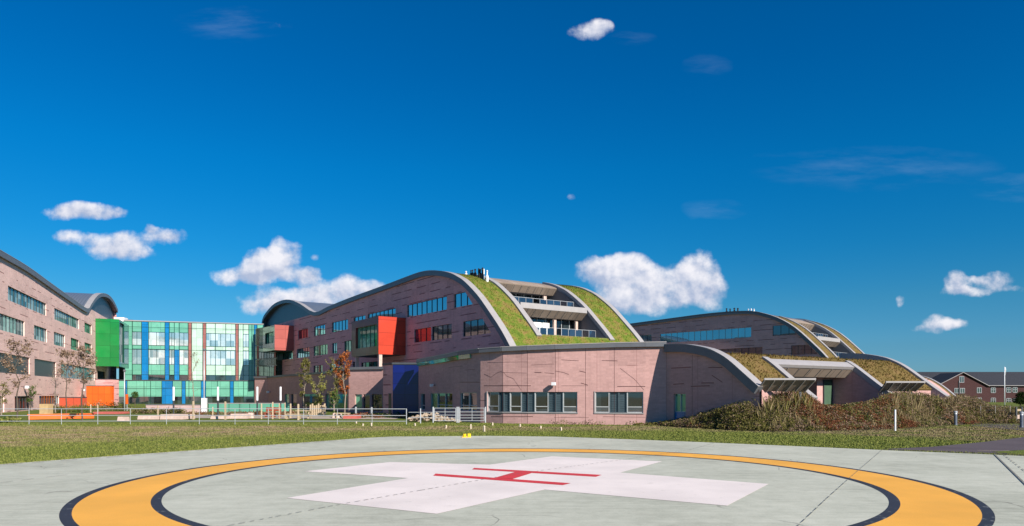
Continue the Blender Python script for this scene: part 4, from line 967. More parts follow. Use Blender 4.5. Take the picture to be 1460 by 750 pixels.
# third green roof bay, far right
FT=Frame(atd(1262,104),(.681,-.732))
pt=[(1262,539),(1280,536),(1300,535.2),(1312,536.5),(1326,540.5),(1344,551),(1362,565.5),(1372,574)]
PT=smoothp([FT.at(*p) for p in pt],3)
tr=FT.root('far_green_roof_pavilion','far low grass roofed pavilion with pale curved edge in front of brick houses','pavilion')
b=MB(); sweep(b,PT,-.3,.5,-.4,.1); b.build('roof_edge','light_metal',tr)
zed=MB(); sweep(zed,PT,-7,-.3,-.3,.0); zed.build('grass_roof','sedum_dry',tr)
b=MB(); sweep(b,PT,-7.4,-7,-.4,.15); b.build('roof_edge','light_metal',tr)
x_=PT[int(len(PT)*.55)][0]; z_=interp(PT,x_)
b=MB(); q=cut(PT,x_,PT[-1][0]-1); 
b.face([(x_-.5,-5.2,z_+.02),(x_+.5,-5.2,z_-.1),(x_+.5,-1.6,z_-.1),(x_-.5,-1.6,z_+.02)]); b.build('court_lintel','light_metal',tr)
b=MB(); sweep(b,q,-5.2,-1.6,.02,.06); b.build('court_wall','pink_precast',tr)
b=MB(); b.face([(PT[0][0],-7,-.1),(PT[-1][0],-7,-.1)]+[(x,-7,z) for x,z in PT[::-1]]); b.face([(PT[0][0],.5,-.1),(PT[-1][0],.5,-.1)]+[(x,.5,z) for x,z in PT[::-1]]); b.build('gable_wall','pink_precast',tr)
# ------------------------------------------------------------------ brick houses
def houses():
    Y=185; S=Y/1000
    X=lambda px:(px-730)*S
    Z=lambda py,Y=Y: CH+(561-py)*Y/1000
    r=empty('brick_house',(X(1304),Y,0),0,'long dark red brick house row with dark tiled roof at the far right','brick house','brick houses behind the shrubs')
    L=X(1530)-X(1304); ze=Z(549); zr=Z(529.5); D=9
    b=MB(); b.face([(0,0,-.5),(L,0,-.5),(L,0,ze),(0,0,ze)],[(0,0),(L,0),(L,6),(0,6)]); b.face([(0,D,-.5),(L,D,-.5),(L,D,ze),(0,D,ze)]); b.face([(0,0,-.5),(0,D,-.5),(0,D,ze),(0,D/2,zr-.1),(0,0,ze)],[(0,0),(9,0),(9,5),(4,8),(0,5)]); b.build('wall','red_brick',r)
    b=MB(); n=24
    b.face([(-.3,-.5,ze-.1),(L,-.5,ze-.1),(L,D/2,zr),(-.3,D/2,zr)]); b.face([(-.3,D+.5,ze-.1),(L,D+.5,ze-.1),(L,D/2,zr),(-.3,D/2,zr)][::-1]); b.build('roof','roof_tile',r)
    b=MB(); b.box(0,L,-.6,-.5,ze-.22,ze-.08); b.build('gutter','light_metal',r)
    for px,pz in ((1416,556.5),(1438,556),(1447,556),(1470,556),(1485,556),(1416,571),(1438,571.5),(1447,571.5),(1470,571.5)):
        x=X(px)-X(1304); w_=MB(); w_.face([(x-.6,-.02,Z(pz)-.62),(x+.6,-.02,Z(pz)-.62),(x+.6,-.02,Z(pz)+.62),(x-.6,-.02,Z(pz)+.62)]); ww=w_.build('window','glass_dark',r)
        f=MB(); 
        for a,c,d,e in ((-.66,-.56,-.7,.7),(.56,.66,-.7,.7),(-.66,.66,-.7,-.6),(-.66,.66,.6,.7),(-.05,.05,-.6,.6),(-.6,.6,.1,.18)): f.box(x+a,x+c,-.09,-.03,Z(pz)+d,Z(pz)+e)
        f.build('window_frame','painted_frame',ww)
    # gabled house in front
    Y2=178; Sx=Y2/1000; X2=lambda px:(px-730)*Sx; Z2_=lambda py: CH+(561-py)*Y2/1000
    g=empty('brick_house',(X2(1340),Y2,0),0,'dark red brick gabled house with pale sunlit roof slope in the far row','brick house','brick houses behind the shrubs')
    w_=X2(1407)-X2(1340); pk=X2(1372)-X2(1340); zp=Z2_(531); zl=Z2_(547); zr2=Z2_(549)
    b=MB(); b.face([(0,0,-.5),(w_,0,-.5),(w_,0,zr2),(pk,0,zp-.1),(0,0,zl)],[(0,0),(w_,0),(w_,5),(pk,8),(0,5)]); b.face([(w_,0,-.5),(w_,8,-.5),(w_,8,zr2),(w_,0,zr2)],[(0,0),(8,0),(8,5),(0,5)]); b.build('wall','red_brick',g)
    b=MB(); b.face([(pk,-.4,zp),(w_+.4,-.4,zr2-.25),(w_+.4,9,zr2-.25),(pk+2.2,9,zp)]); b.build('roof_slope','roof_tile_sunlit',g)  # lit slope: same roof, sunlight put into a paler tile colour
    b=MB(); b.face([(-.4,-.4,zl-.25),(pk,-.4,zp),(pk,9,zp),(-.4,9,zl-.25)]); b.build('roof_slope','roof_tile',g)
    b=MB(); b.tube([(-.4,-.42,zl-.25),(pk,-.42,zp+.02),(w_+.4,-.42,zr2-.25)],.09,4); b.build('verge_board','light_metal',g)
    for px,pz,h in ((1371,541,.7),(1364,557,.55),(1372,557,.55),(1396,556.5,.6),(1396,571,.6)):
        x=X2(px)-X2(1340); q=MB(); q.face([(x-.55,-.02,Z2_(pz)-h),(x+.55,-.02,Z2_(pz)-h),(x+.55,-.02,Z2_(pz)+h),(x-.55,-.02,Z2_(pz)+h)]); ww=q.build('window','glass_dark',g)
        f=MB()
        for a,c,d,e in ((-.6,-.5,-h,h),(.5,.6,-h,h),(-.6,.6,-h-.1,-h),(-.6,.6,h,h+.1),(-.05,.05,-h,h)): f.box(x+a,x+c,-.09,-.03,Z2_(pz)+d,Z2_(pz)+e)
        f.build('window_frame','painted_frame',ww)
    x=X2(1367)-X2(1340); b=MB(); b.tube([(x,-.1,0),(x,-.1,Z2_(543))],.09,6); b.build('drainpipe','grey_metal',g)
houses()
x,y=atd(1432.3,120)
r=empty('flag_pole',(x,y,0),0,'tall slim white pole with a furled banner in front of the brick houses','pole')
b=MB(); b.tube([(0,0,0),(0,0,CH+38*.12)],[.09,.05],8); b.build('pole','white_paint_metal',r,smooth=True)
b=MB(); b.tube([(.12,0,CH+38*.118),(.14,0,CH+34*.12),(.10,0,CH+26*.12)],[.05,.09,.05],8); b.build('furled_banner','white_paint_metal',r,smooth=True)
# ------------------------------------------------------------------ planted mound
FL=[(8.4,51.2),(10.2,50.0),(12.4,46.2),(14.3,42.9),(16,42.3),(18.5,42.6),(21,43.6),(25.8,46),(30.5,50),(35.8,53.2),(46,54)]
def fly(x):
    for a,c in zip(FL,FL[1:]):
        if a[0]<=x<=c[0]: return a[1]+(c[1]-a[1])*(x-a[0])/(c[0]-a[0])
    return FL[0][1] if x<FL[0][0] else FL[-1][1]
TOP=[(925,603),(950,600),(980,594),(1005,586),(1030,579),(1055,571),(1075,563),(1095,557),(1110,551),(1140,552),(1158,566),(1170,577),(1195,577),(1235,572),(1252,567),(1265,560),(1290,557),(1320,560),(1345,567),(1362,562),(1390,564),(1410,577),(1460,580)]
def topy(px):
    for a,c in zip(TOP,TOP[1:]):
        if a[0]<=px<=c[0]: return a[1]+(c[1]-a[1])*(px-a[0])/(c[0]-a[0])
    return 603 if px<925 else 580
def smooths(t): t=max(0,min(1,t)); return t*t*(3-2*t)
def mz(x,y):
    d=y-fly(x); k=smooths((x-11.5)/3.5)*(1+.0*x)
    return 1.15*k*smooths(d/3.2)*(1-smooths((x-33)/8)*.6)
b=MB(); nx,ny=70,26
for i in range(nx):
    for j in range(ny):
        P=[]
        for (a,c) in ((i,j),(i+1,j),(i+1,j+1),(i,j+1)):
            x=9+a*.55; y=fly(x)-.3+c*.55*(1 if j else 1); P.append((x,y,mz(x,y)+.0 if c else -.03))
        b.face(P,[(p[0],p[1]) for p in P])
mo=b.build('planted_bank','dark_soil',smooth=True); mo['kind']='structure'
def leafblob(b,c,rx,rz,n,size,mi=0,up=.3):
    for _ in range(n):
        u=random.uniform(-1,1); t=random.uniform(0,6.283); q=random.random()**.4; s=math.sqrt(1-u*u)
        p=Vector((c[0]+rx*q*s*math.cos(t),c[1]+rx*q*s*math.sin(t),c[2]+rz*q*u))
        leaf(b,p,size*random.uniform(.6,1.4),mi)
def leaf(b,p,s,mi=0):
    d=Vector((random.gauss(0,1),random.gauss(0,1),random.gauss(0,.8))).normalized(); e=d.orthogonal().normalized()
    e=(e*math.cos(k:=random.uniform(0,6.28))+d.cross(e)*math.sin(k))*s*.5; d=d*s
    b.face([p-d*.5,p+e*.7,p+d*.6,p-e*.7],[(0,0)]*4,mi)
def grassclump(b,c,h,n,mi,w_=.012,spread=.3):
    for _ in range(n):
        a=random.uniform(0,6.283); l=random.uniform(.05,spread)*h; hh=h*random.uniform(.6,1.1); x,y=c[0]+random.gauss(0,.08),c[1]+random.gauss(0,.08)
        ca,sa=math.cos(a),math.sin(a); m=(x+ca*l*.4,y+sa*l*.4,c[2]+hh*.6); t=(x+ca*l,y+sa*l,c[2]+hh)
        b.face([(x-sa*w_,y+ca*w_,c[2]),(x+sa*w_,y-ca*w_,c[2]),(m[0]+sa*w_,m[1]-ca*w_,m[2]),t,(m[0]-sa*w_,m[1]+ca*w_,m[2])],[(0,0)]*5,mi)
SM=['leaf_olive','leaf_brown','leaf_red','leaf_green','leaf_tan','leaf_dark']
b=MB(); b2=MB()
def patch(x,y,k,sc_): return math.sin(x*sc_+k)+math.sin(y*sc_*1.3+k*2.1)+math.sin((x+y)*sc_*.7+k*3.3)
cnt=0
for _ in range(3800):
    x=random.uniform(9,45) if random.random()<.6 else random.uniform(11,30); d=random.uniform(0.1,3.2) if random.random()<.6 else random.uniform(.1,9.5); y=fly(x)+d
    px=730+1000*x/y
    # keep inside the bank, off buildings and the court
    xl=(x-11.2)*.5635+(y-50.9)*-.826; yl_=(x-11.2)*.826+(y-50.9)*.5635
    if yl_>-.15 and yl_<23 and xl<FOOT and not (4.6<yl_<14.3 and xl>4.8): continue
    if 4.6<yl_<14.3 and xl<7.5: continue
    if px>1500: continue
    ty=topy(px)+random.uniform(-1,5); zmax=CH+(561-ty)*y/1000; z0=mz(x,y)
    want=max(.12,(zmax-z0))
    grow=.25+.9*smooths(d/3)
    h=min(want,random.uniform(.5,1.1)*grow*1.25,1.9)
    if z0+h>zmax: h=max(.08,zmax-z0)
    s1=patch(x,y,1,.55)+random.gauss(0,.8); s2=patch(x,y,5,.8)+random.gauss(0,.6)
    if s2>1.5: mi=2
    elif s1>1.1: mi=0
    elif s1>-.3: mi=1 if random.random()<.8 else 4
    elif s1>-1: mi=4 if random.random()<.35 else 0
    else: mi=3 if random.random()<.6 else 5
    if 19<x<27 and d<2.5 and random.random()<.45: mi=2
    r_=random.uniform(.45,.8)*(.35+.6*h)
    n=int(40+60*h)
    for _k in range(n):
        a=random.uniform(0,6.28); v_=random.random()**.75; zz_=z0+h*v_
        q=r_*math.sqrt(max(0,1-v_*v_))*random.random()**.35; f=1
        leaf(b,Vector((x+math.cos(a)*q*f,y+math.sin(a)*q*f,zz_)),random.uniform(.04,.105),mi if random.random()<.8 else random.choice((0,1,5)))
    if random.random()<(.16 if (1085<px<1165 or px>1255) else .02):
        grassclump(b2,(x,y,z0),min(want+.15,h*1.45+.2),14,4 if random.random()<.6 else 0,.011)
o=b.build('shrub_planting',SM); tag(o,'autumn shrubs in brown, olive and dark red covering the bank before the green roofs','shrubs',kind='stuff')
o=b2.build('ornamental_grass',SM); tag(o,'tall pale feathery grasses standing among the shrubs on the bank','grasses',kind='stuff')
# plants at the foot of the curved wall
b=MB()
for px in list(range(792,862,4))+list(range(895,950,4)):
    s=spx(px+random.uniform(-2,2)); x,y=pp(s,-.45); h=random.uniform(.12,.42)
    leafblob(b,(x,y,h*.5),.28,h*.6,26,.07,random.choice((0,1,3,5)))
o=b.build('ground_cover','leaf_olive' if False else SM); tag(o,'low straggly plants along the foot of the curved pink wall','plants',kind='stuff')
b=MB()
for _ in range(260):
    px=random.uniform(1395,1500); Y=random.uniform(55,60); x=(px-730)/1000*Y
    leafblob(b,(x,Y,random.uniform(.2,.9)),.35,.4,26,.09,random.choice((1,1,4,0)))
o=b.build('dead_bracken',SM); tag(o,'rusty brown dry growth behind the wire fence at far right','dry plants',kind='stuff')
# ------------------------------------------------------------------ trees
def tree(px,Y,py_top,cw,cz0,lm,label,name='young_tree',n=900,ls=.16,bark='pale_bark',cat='tree',group=None,gap=.35,lean=0):
    x,y=atd(px,Y); H=CH+(561-py_top)*Y/1000; r=empty(name,(x,y,0),random.uniform(0,6),label,cat,group)
    b=MB(); tp=[(0,0,0)]; 
    for i in range(1,7): tp.append((random.gauss(0,.03)*i+lean*i,random.gauss(0,.03)*i,H*i/6.2))
    b.tube(tp,[.075,.065,.055,.045,.032,.02,.008],7)
    ends=[]
    for _ in range(22):
        t=random.uniform(cz0,.95); i=min(5,int(t*6.2)); p=Vector(tp[i]).lerp(Vector(tp[i+1]),t*6.2-i); a=random.uniform(0,6.28)
        sh=math.sin(math.pi*min(1,max(.08,(t-cz0)/(1.02-cz0))))**.7; L=cw*sh*random.uniform(.6,1.05)
        e=p+Vector((math.cos(a)*L,math.sin(a)*L,L*random.uniform(.5,1.1))); m=p.lerp(e,.5)+Vector((0,0,-.06*L))
        b.tube([p,m,e],[.022,.013,.004],4,cap=False); ends.append((p,m,e))
        for _k in range(3):
            q=m.lerp(e,random.random()); e2=q+Vector((random.gauss(0,.25),random.gauss(0,.25),random.uniform(.1,.4)))*cw*.5; b.tube([q,e2],[.008,.003],3,cap=False); ends.append((q,q.lerp(e2,.5),e2))
    b.build('trunk',bark,r)
    c=MB()
    clumps=[random.choice(ends)[random.choice((1,2))] for _ in range(34)]
    for _ in range(n):
        if random.random()<gap: p=Vector(random.choice(clumps))+Vector((random.gauss(0,.13),random.gauss(0,.13),random.gauss(0,.16)))*cw
        else: a_,m_,e_=random.choice(ends); p=Vector(m_).lerp(Vector(e_),random.uniform(-.3,1.05))+Vector((random.gauss(0,.07),random.gauss(0,.07),random.gauss(0,.08)))*cw
        leaf(c,p,ls*random.uniform(.5,1.2))
    c.build('crown',lm,r); return r
tree(24.5,62,488,1.25,.40,'leaf_brown','sparse brown leaved young tree before the dark louvred windows of left wing',n=900,ls=.19,bark='bark')
tree(79,84,520,.8,.3,'leaf_brown','nearly bare slim young tree before the orange red wall',n=60,ls=.13)
tree(94.5,80,503,1.3,.45,'leaf_brown','sparse brownish young tree left of the green box bay',n=800,ls=.19,bark='bark')
tree(117.5,60,498,1.2,.45,'leaf_brown','sparse young tree with dark trunk just before the orange box',n=800,ls=.19,bark='bark')
tree(2,75,548,1.0,.35,'leaf_olive','small bushy young tree cut by the left edge of the picture',n=420)
tree(43,95,552,1.0,.30,'leaf_green','short leafy green tree beside a ground floor door of left wing','small_tree',n=520,bark='bark')
tree(276,96,503,1.1,.3,'leaf_brown','thin sparse tree before the glass hall beside the tall lamp post',n=260,ls=.13)
tree(433.5,79,514,.95,.32,'leaf_olive','narrow olive leaved tree with pale trunk, leftmost by the shaded wing',n=1500,ls=.17)
tree(455,80,536,1.0,.25,'leaf_yellow_green','short yellow green tree among the group before the podium',n=900,ls=.18)
tree(476.5,74,507,1.15,.28,'leaf_olive','tall mixed green and brown tree left of the orange tree',n=1500,ls=.16)
tree(491.5,74,504,1.0,.32,'leaf_orange','bright orange autumn tree with pale trunk before the podium',n=1900,ls=.17)
tree(477,70,561,.6,.1,'leaf_green','low leafy green shrub tree beneath the mixed green and brown tree','small_tree',n=420,ls=.15)
# clipped tree by the glass hall
x,y=atd(192.5,120); r=empty('clipped_tree',(x,y,0),0,'small round clipped tree before the glass hall','tree'); b=MB(); b.tube([(0,0,0),(0,0,1.6)],.06,6); b.build('trunk','bark',r); b=MB(); leafblob(b,(0,0,2.1),.62,.6,900,.12); b.build('crown','leaf_green',r)
x,y=atd(1455,75); r=empty('dark_tree',(x,y,0),0,'dark leafy tree at the right edge before the brick houses','tree'); b=MB(); b.tube([(0,0,0),(0,0,1.5)],.08,6); b.build('trunk','bark',r); b=MB(); [leafblob(b,(random.gauss(0,.35),random.gauss(0,.3),1.3+random.random()*.9),.5,.4,260,.12) for _ in range(7)]; b.build('crown','leaf_dark',r)
# hedges and beds
def bed(px0,px1,Y0,Y1,h,n,mats,label,name='hedge'):
    b=MB()
    for _ in range(n):
        Y=random.uniform(Y0,Y1); x=(random.uniform(px0,px1)-730)/1000*Y; hh=h*random.uniform(.5,1.1); leafblob(b,(x,Y,hh*.45),.4,hh*.55,34,.12,random.randrange(len(mats)))
    o=b.build(name,mats); tag(o,label,'plants',kind='stuff')
bed(74,125,84,92,.9,110,['leaf_green','leaf_olive'],'green hedge plants before the orange walls at left')
bed(190,262,80,84,.7,110,['leaf_olive','leaf_brown','leaf_dark'],'mixed low planting before the pale garden wall')
bed(262,425,72,78,.45,150,['leaf_brown','leaf_olive','leaf_red'],'straggly planting before the green glass screen')
bed(500,640,66,69,.5,120,['leaf_brown','leaf_dark','leaf_red','leaf_green'],'low brown planting before the entrance block')
bed(120,190,92,97,1.5,60,['leaf_brown','leaf_olive','leaf_dark'],'tangled bushes at the corner of the glass hall','bushes')
bed(2,24,55,57,.45,25,['leaf_green','leaf_yellow_green'],'small green plants behind the railing at far left','plants')
# ------------------------------------------------------------------ railings and gates
def railfence():
    Y=52.0; x0,x1=(-40-730)/1000*Y,(579.5-730)/1000*Y
    r=empty('railing_fence',(x1,Y,0),0,'long white metal railing with three rails between lawn and garden','railing')
    L=x1-x0
    for z in (1.15,.66,.24): b=MB(); b.tube([(-L,0,z),(-L*.5,0,z+.02),(-.05,0,z)],.024,6); b.build('rail','galvanised',r)
    x=0; k=0
    while x<L+.1:
        b=MB(); b.tube([(-x,0,0),(-x,0,1.18)],.034 if k==0 else .02,6); b.build('post','galvanised',r); x+=2.55+.15*math.sin(k*3); k+=1
railfence()
def gate(px0,px1,Y,label):
    x0,x1=(px0-730)/1000*Y,(px1-730)/1000*Y; L=x1-x0; r=empty('field_gate',(x0,Y,0),0,label,'gate')
    for x in (0,L): b=MB(); b.tube([(x,0,0),(x,0,1.25)],.055,8); b.build('post','galvanised',r)
    b=MB(); b.tube([(.1,0,.15),(.1,0,1.15)],.028,6); b.tube([(L-.1,0,.15),(L-.1,0,1.15)],.028,6); b.tube([(L/2,0,.15),(L/2,0,1.15)],.02,6)
    for z in (.16,.38,.60,.85,1.15): b.tube([(.1,0,z),(L-.1,0,z)],.024,6)
    b.build('gate_leaf','galvanised',r)
gate(617.5,651.5,55,'galvanised five bar gate, left one of the pair beside the curved wall'); gate(654,692,55,'galvanised five bar gate touching the curved pink wall')
x,y=atd(599.5,54); r=empty('short_railing',(x,y,0),0,'short low railing panel between the long railing and the gates','railing')
b=MB(); b.tube([(0,0,0),(0,0,1.15)],.045,8); b.build('post','galvanised',r); b=MB(); [b.tube([(-.9,0,z),(.95,0,z)],.02,6) for z in (.85,.45)]; b.build('rail','galvanised',r)
# timber posts
TP=[(275.5,572,598,.12),(303.5,580,594,.08),(321.3,572.5,598.5,.11),(373,575.5,597.5,.10),(389,573,597.5,.10),(398.5,575,597,.09),(406.5,574,597,.07),(414.5,575.5,596,.11),(425.5,576,599,.13),(436.5,576,590,.10),(446.5,576.5,590,.10),(461.5,577,592,.07),(225,578,593,.10),(129.5,576.5,584,.10),(139.5,577,584,.10),(507.5,580,592,.13),(530,580.5,592,.13)]
GN=['grey','pale']
for i,(px,t,bt,w_) in enumerate(TP):
    Y=1000*CH/(bt-561); 
    if Y>85: Y=85
    h=CH+(561-t)*Y/1000; x=(px-730)/1000*Y
    b=MB(); s=w_*.55; b.box(-s,s,-s,s,0,h-.05); b.face([(-s,-s,h-.05),(s,-s,h-.05),(s*.6,-s*.6,h),(-s*.6,-s*.6,h)]); b.face([(s,-s,h-.05),(s,s,h-.05),(s*.6,s*.6,h),(s*.6,-s*.6,h)]); b.face([(s,s,h-.05),(-s,s,h-.05),(-s*.6,s*.6,h),(s*.6,s*.6,h)]); b.face([(-s,s,h-.05),(-s,-s,h-.05),(-s*.6,-s*.6,h),(-s*.6,s*.6,h)]); b.face([(-s*.6,-s*.6,h),(s*.6,-s*.6,h),(s*.6,s*.6,h),(-s*.6,s*.6,h)])
    o=b.build('timber_post','pale_timber' if i not in (15,16) else 'galvanised'); o.location=(x,Y,0); o.rotation_euler=(0,0,random.uniform(-.3,.3))
    tag(o,'square timber garden post standing behind the long railing' if i not in (15,16) else 'stout pale post beside the orange tree behind the railing','post','timber posts behind the railing' if i not in (15,16) else 'pale posts by the orange tree')
# light columns
def lightcol(px,label,Y=72,ttop=551.5):
    x,y=atd(px,Y); r=empty('light_column',(x,y,0),0,label,'light column','light columns in the garden'); h=CH+(561-ttop)*Y/1000; zm=CH-(571-561)*Y/1000
    b=MB(); b.lathe([(.0,0),(.14,0),(.14,.05),(.085,.08),(.085,zm)],n=10); b.build('column_base','dark_frame',r,smooth=False)
    b=MB(); b.lathe([(.10,zm),(.10,h-.02),(.085,h),(0,h)],n=10); b.build('light_diffuser','white_paint_metal',r)
lightcol(247.5,'light column with white head, leftmost before the pale wall'); lightcol(310.7,'light column with white head beside the tall lamp post'); lightcol(366.8,'light column with white head before the green screen right end'); lightcol(400,'light column with white head beside the leftmost olive tree')
for px,py,Y,lab in ((291,497,84,'tall grey lamp post with pale base before the glass hall'),(177.5,527,92,'tall thin white lamp post beside the orange box')):
    x,y=atd(px,Y); h=CH+(561-py)*Y/1000; r=empty('lamp_post',(x,y,0),0,lab,'lamp post')
    b=MB(); b.tube([(0,0,0),(0,0,h-.3)],[.09,.055],8); b.build('pole','galvanised',r,smooth=True)
    b=MB(); b.lathe([(.05,h-.3),(.17,h-.25),(.19,h-.1),(.12,h),(0,h)],n=10); b.build('lamp_head','grey_metal',r)
    if px>200: b=MB(); b.box(-.26,.30,-.2,.2,0,1.75); b.build('base_cabinet','white_paint_metal',r)
x,y=atd(181,92.5); r=empty('orange_banner',(x,y,0),0,'narrow orange upright panel beside the thin white lamp post','panel'); b=MB(); b.box(-.16,.16,-.03,.03,.9,2.2); b.build('panel','orange_panel',r); b=MB(); b.tube([(0,.03,0),(0,.03,2.1)],.04,6); b.build('post','galvanised',r)
# timber furniture, walls and stones
x,y=atd(242,84); L=(289-208)*.084; r=empty('garden_wall',((208-730)*.084,84,0),0,'low pale pink garden wall with grey coping before the glass hall','wall')
b=MB(); b.box(0,L,0,.35,0,CH-(577.5-561)*.084); b.build('wall','pale_wall',r); b=MB(); z=CH-(577.5-561)*.084; b.box(-.05,L+.05,-.05,.4,z+.002,z+.09); b.build('coping','grey_metal',r)
x0=(297-730)*.082; L=(415-297)*.082; r=empty('glass_screen',(x0,82,0),0,'long green glass screen with pale rail beside the podium','screen'); z=CH-(575.5-561)*.082
for i in range(8): b=MB(); b.face([(L*i/8+.03,0,.1),(L*(i+1)/8-.03,0,.1),(L*(i+1)/8-.03,0,z),(L*i/8+.03,0,z)]); b.build('glass_panel','mint_panel',r)
for i in range(9): b=MB(); b.box(L*i/8-.03,L*i/8+.03,.01,.09,0,z); b.build('post','dark_green_panel',r)
b=MB(); b.box(0,L,-.03,.10,z+.002,z+.08); b.build('rail','light_metal',r)
def stoneslab(px0,px1,pt,Y,d,label,mat='sand_stone',name='stone_slab',rot=0):
    x0=(px0-730)*Y/1000; L=(px1-px0)*Y/1000; h=max(.12,CH-(pt-561)*Y/1000); b=MB(); c=.06
    b.face([(c,0,h),(L-c,0,h),(L,d,h-.03),(0,d,h-.02)]); b.face([(0,-.04,0),(L,-.03,0),(L-c,0,h),(c,0,h)]); b.face([(L,-.03,0),(L+.03,d,0),(L,d,h-.03),(L-c,0,h)]); b.face([(0,d,0),(0,-.04,0),(c,0,h),(0,d,h-.02)]); b.face([(L+.03,d,0),(0,d,0),(0,d,h-.02),(L,d,h-.03)])
    o=b.build(name,mat); o.location=(x0,Y,0); o.rotation_euler=(0,0,rot); tag(o,label,'stone','flat stones in the garden'); return o
stoneslab(328,352,590,64,1.6,'long flat pink stone slab behind the railing centre left'); stoneslab(353,361,588.5,65,1.0,'angled pale stone block right of the long slab',rot=.3)
stoneslab(228,262,590.8,62,2.2,'wide pale stone slab before the garden wall'); stoneslab(167,176,594,58,.9,'small pale flat rock on the left lawn'); stoneslab(474,484,589,66,.9,'pinkish boulder under the mixed tree'); stoneslab(300,322,593.5,63,1.2,'low pink kerb stone before the green screen left end'); stoneslab(196,226,592,62,1.2,'long low kerb stone before the mixed planting')
stoneslab(489,510,591.5,64,1.4,'low flat reddish stone below the orange tree','brick_red_paving')
stoneslab(132,167,587.2,78,2.5,'raised red paved step beside the orange box','brick_red_paving')
# plywood box
r=empty('plywood_planter',((56-730)*.072,72,0),0,'plain plywood crate standing before the left wing','crate'); w_=12.5*.072; b=MB(); b.box(0,w_,0,.8,.1,CH-(576-561)*.072); b.build('box','plywood',r); b=MB(); [b.box(x,x+.1,y_,y_+.1,0,.1) for x in (.05,w_-.15) for y_ in (.05,.65)]; b.build('skid','grey_timber',r)
# orange curved seat
r=empty('orange_curved_seat',((74-730)*.062,62,0),0,'long low curved orange bench on the lawn behind the railing','bench'); b=MB(); n=14
for i in range(n):
    f=lambda t:(-2.0+4.0*t,1.2*math.sin(t*2.2)+t*1.8,0); p,q=f(i/n),f((i+1)/n)
    for (z0,z1,a,c,mi) in ((.36,.46,-.25,.25,0),(.0,.36,-.10,.14,0)):
        P=[(p[0],p[1]+a),(q[0],q[1]+a),(q[0],q[1]+c),(p[0],p[1]+c)]
        b.face([(x,y,z1) for x,y in P]); b.face([(P[0][0],P[0][1],z0),(P[1][0],P[1][1],z0),(P[1][0],P[1][1],z1),(P[0][0],P[0][1],z1)]); b.face([(P[2][0],P[2][1],z0),(P[3][0],P[3][1],z0),(P[3][0],P[3][1],z1),(P[2][0],P[2][1],z1)])
b.face([(-2,-.25,.36),(-2,.25,.36),(-2,.25,.46),(-2,-.25,.46)]); b.build('seat','orange_seat',r)
def bench(px,Y,L,mat,label,back=True,name='timber_bench',table=False):
    x,y=atd(px,Y); r=empty(name,(x,y,0),random.uniform(-.1,.1),label,'picnic table' if table else 'bench')
    if table:
        b=MB(); b.box(-L/2,L/2,-.38,.38,.70,.75); b.build('tabletop',mat,r)
        for s in (-1,1): b=MB(); b.box(-L/2,L/2,s*.72-.14,s*.72+.14,.42,.46); b.build('seat',mat,r)
        for s in (-1,1): b=MB(); b.box(s*L*.32-.05,s*L*.32+.05,-.75,.75,.36,.42); b.tube([(s*L*.32,-.55,0),(s*L*.32,-.2,.7)],.05,4); b.tube([(s*L*.32,.55,0),(s*L*.32,.2,.7)],.05,4); b.build('leg',mat,r)
    else:
        b=MB(); b.box(-L/2,L/2,-.24,.24,.40,.47); b.build('seat',mat,r)
        if back: b=MB(); b.box(-L/2,L/2,.20,.26,.55,.95); b.build('backrest',mat,r)
        for s in (-1,1): b=MB(); b.box(s*L*.42-.05,s*L*.42+.05,-.22,.26,0,.40); b.box(s*L*.42-.04,s*L*.42+.04,.19,.26,.47,.98) if back else None; b.build('leg',mat,r)
bench(385,68,.95,'red_timber','red brown timber bench, left one of the pair at the green screen'); bench(393.5,68,.85,'red_timber','red brown timber bench, right one of the pair at the green screen')
bench(434,64,1.5,'pale_timber','pale timber picnic table behind the railing left of the trees',name='picnic_table',table=True)
bench(418,63,1.3,'pale_timber','low backless timber bench left of the picnic table',back=False); bench(489,66,1.3,'pale_timber','pale low backless bench at the foot of the orange tree',back=False)
x,y=atd(452,72); r=empty('timber_hurdle',(x,y,0),0,'warm brown timber palisade panel behind the picnic table','fence panel'); b=MB(); [b.box(-.75+i*.21,-.75+i*.21+.15,0,.05,.05,1.15+.12*math.sin(i*2)) for i in range(8)]; b.build('board','pale_timber',r); b=MB(); b.box(-.8,.95,.055,.11,.3,.4); b.box(-.8,.95,.055,.11,.85,.95); b.build('cross_rail','grey_timber',r)
# rubble heap
r=MB()
for _ in range(190):
    t=random.random(); px=582+t*74; Y=random.uniform(57.0,59.5); x=(px-730)/1000*Y; hh=.62*math.sin(math.pi*min(1,max(.05,t*1.05)))**.6*(1 if px<625 else .6); s=random.uniform(.10,.24); z=random.uniform(0,hh)
    M_=[Vector((x+random.gauss(0,.02)+s*math.cos(a)*random.uniform(.7,1.2),Y+s*math.sin(a)*random.uniform(.7,1.2),z)) for a in (0,1.05,2.1,3.14,4.2,5.2)]
    tp=Vector((x,Y,z+s*.8)); 
    for i in range(6): r.face([M_[i],M_[(i+1)%6],tp],[(0,0)]*3)
    
o=r.build('rubble_heap','rubble_stone'); tag(o,'heap of broken buff stones behind the gates and railing','rubble',kind='stuff')
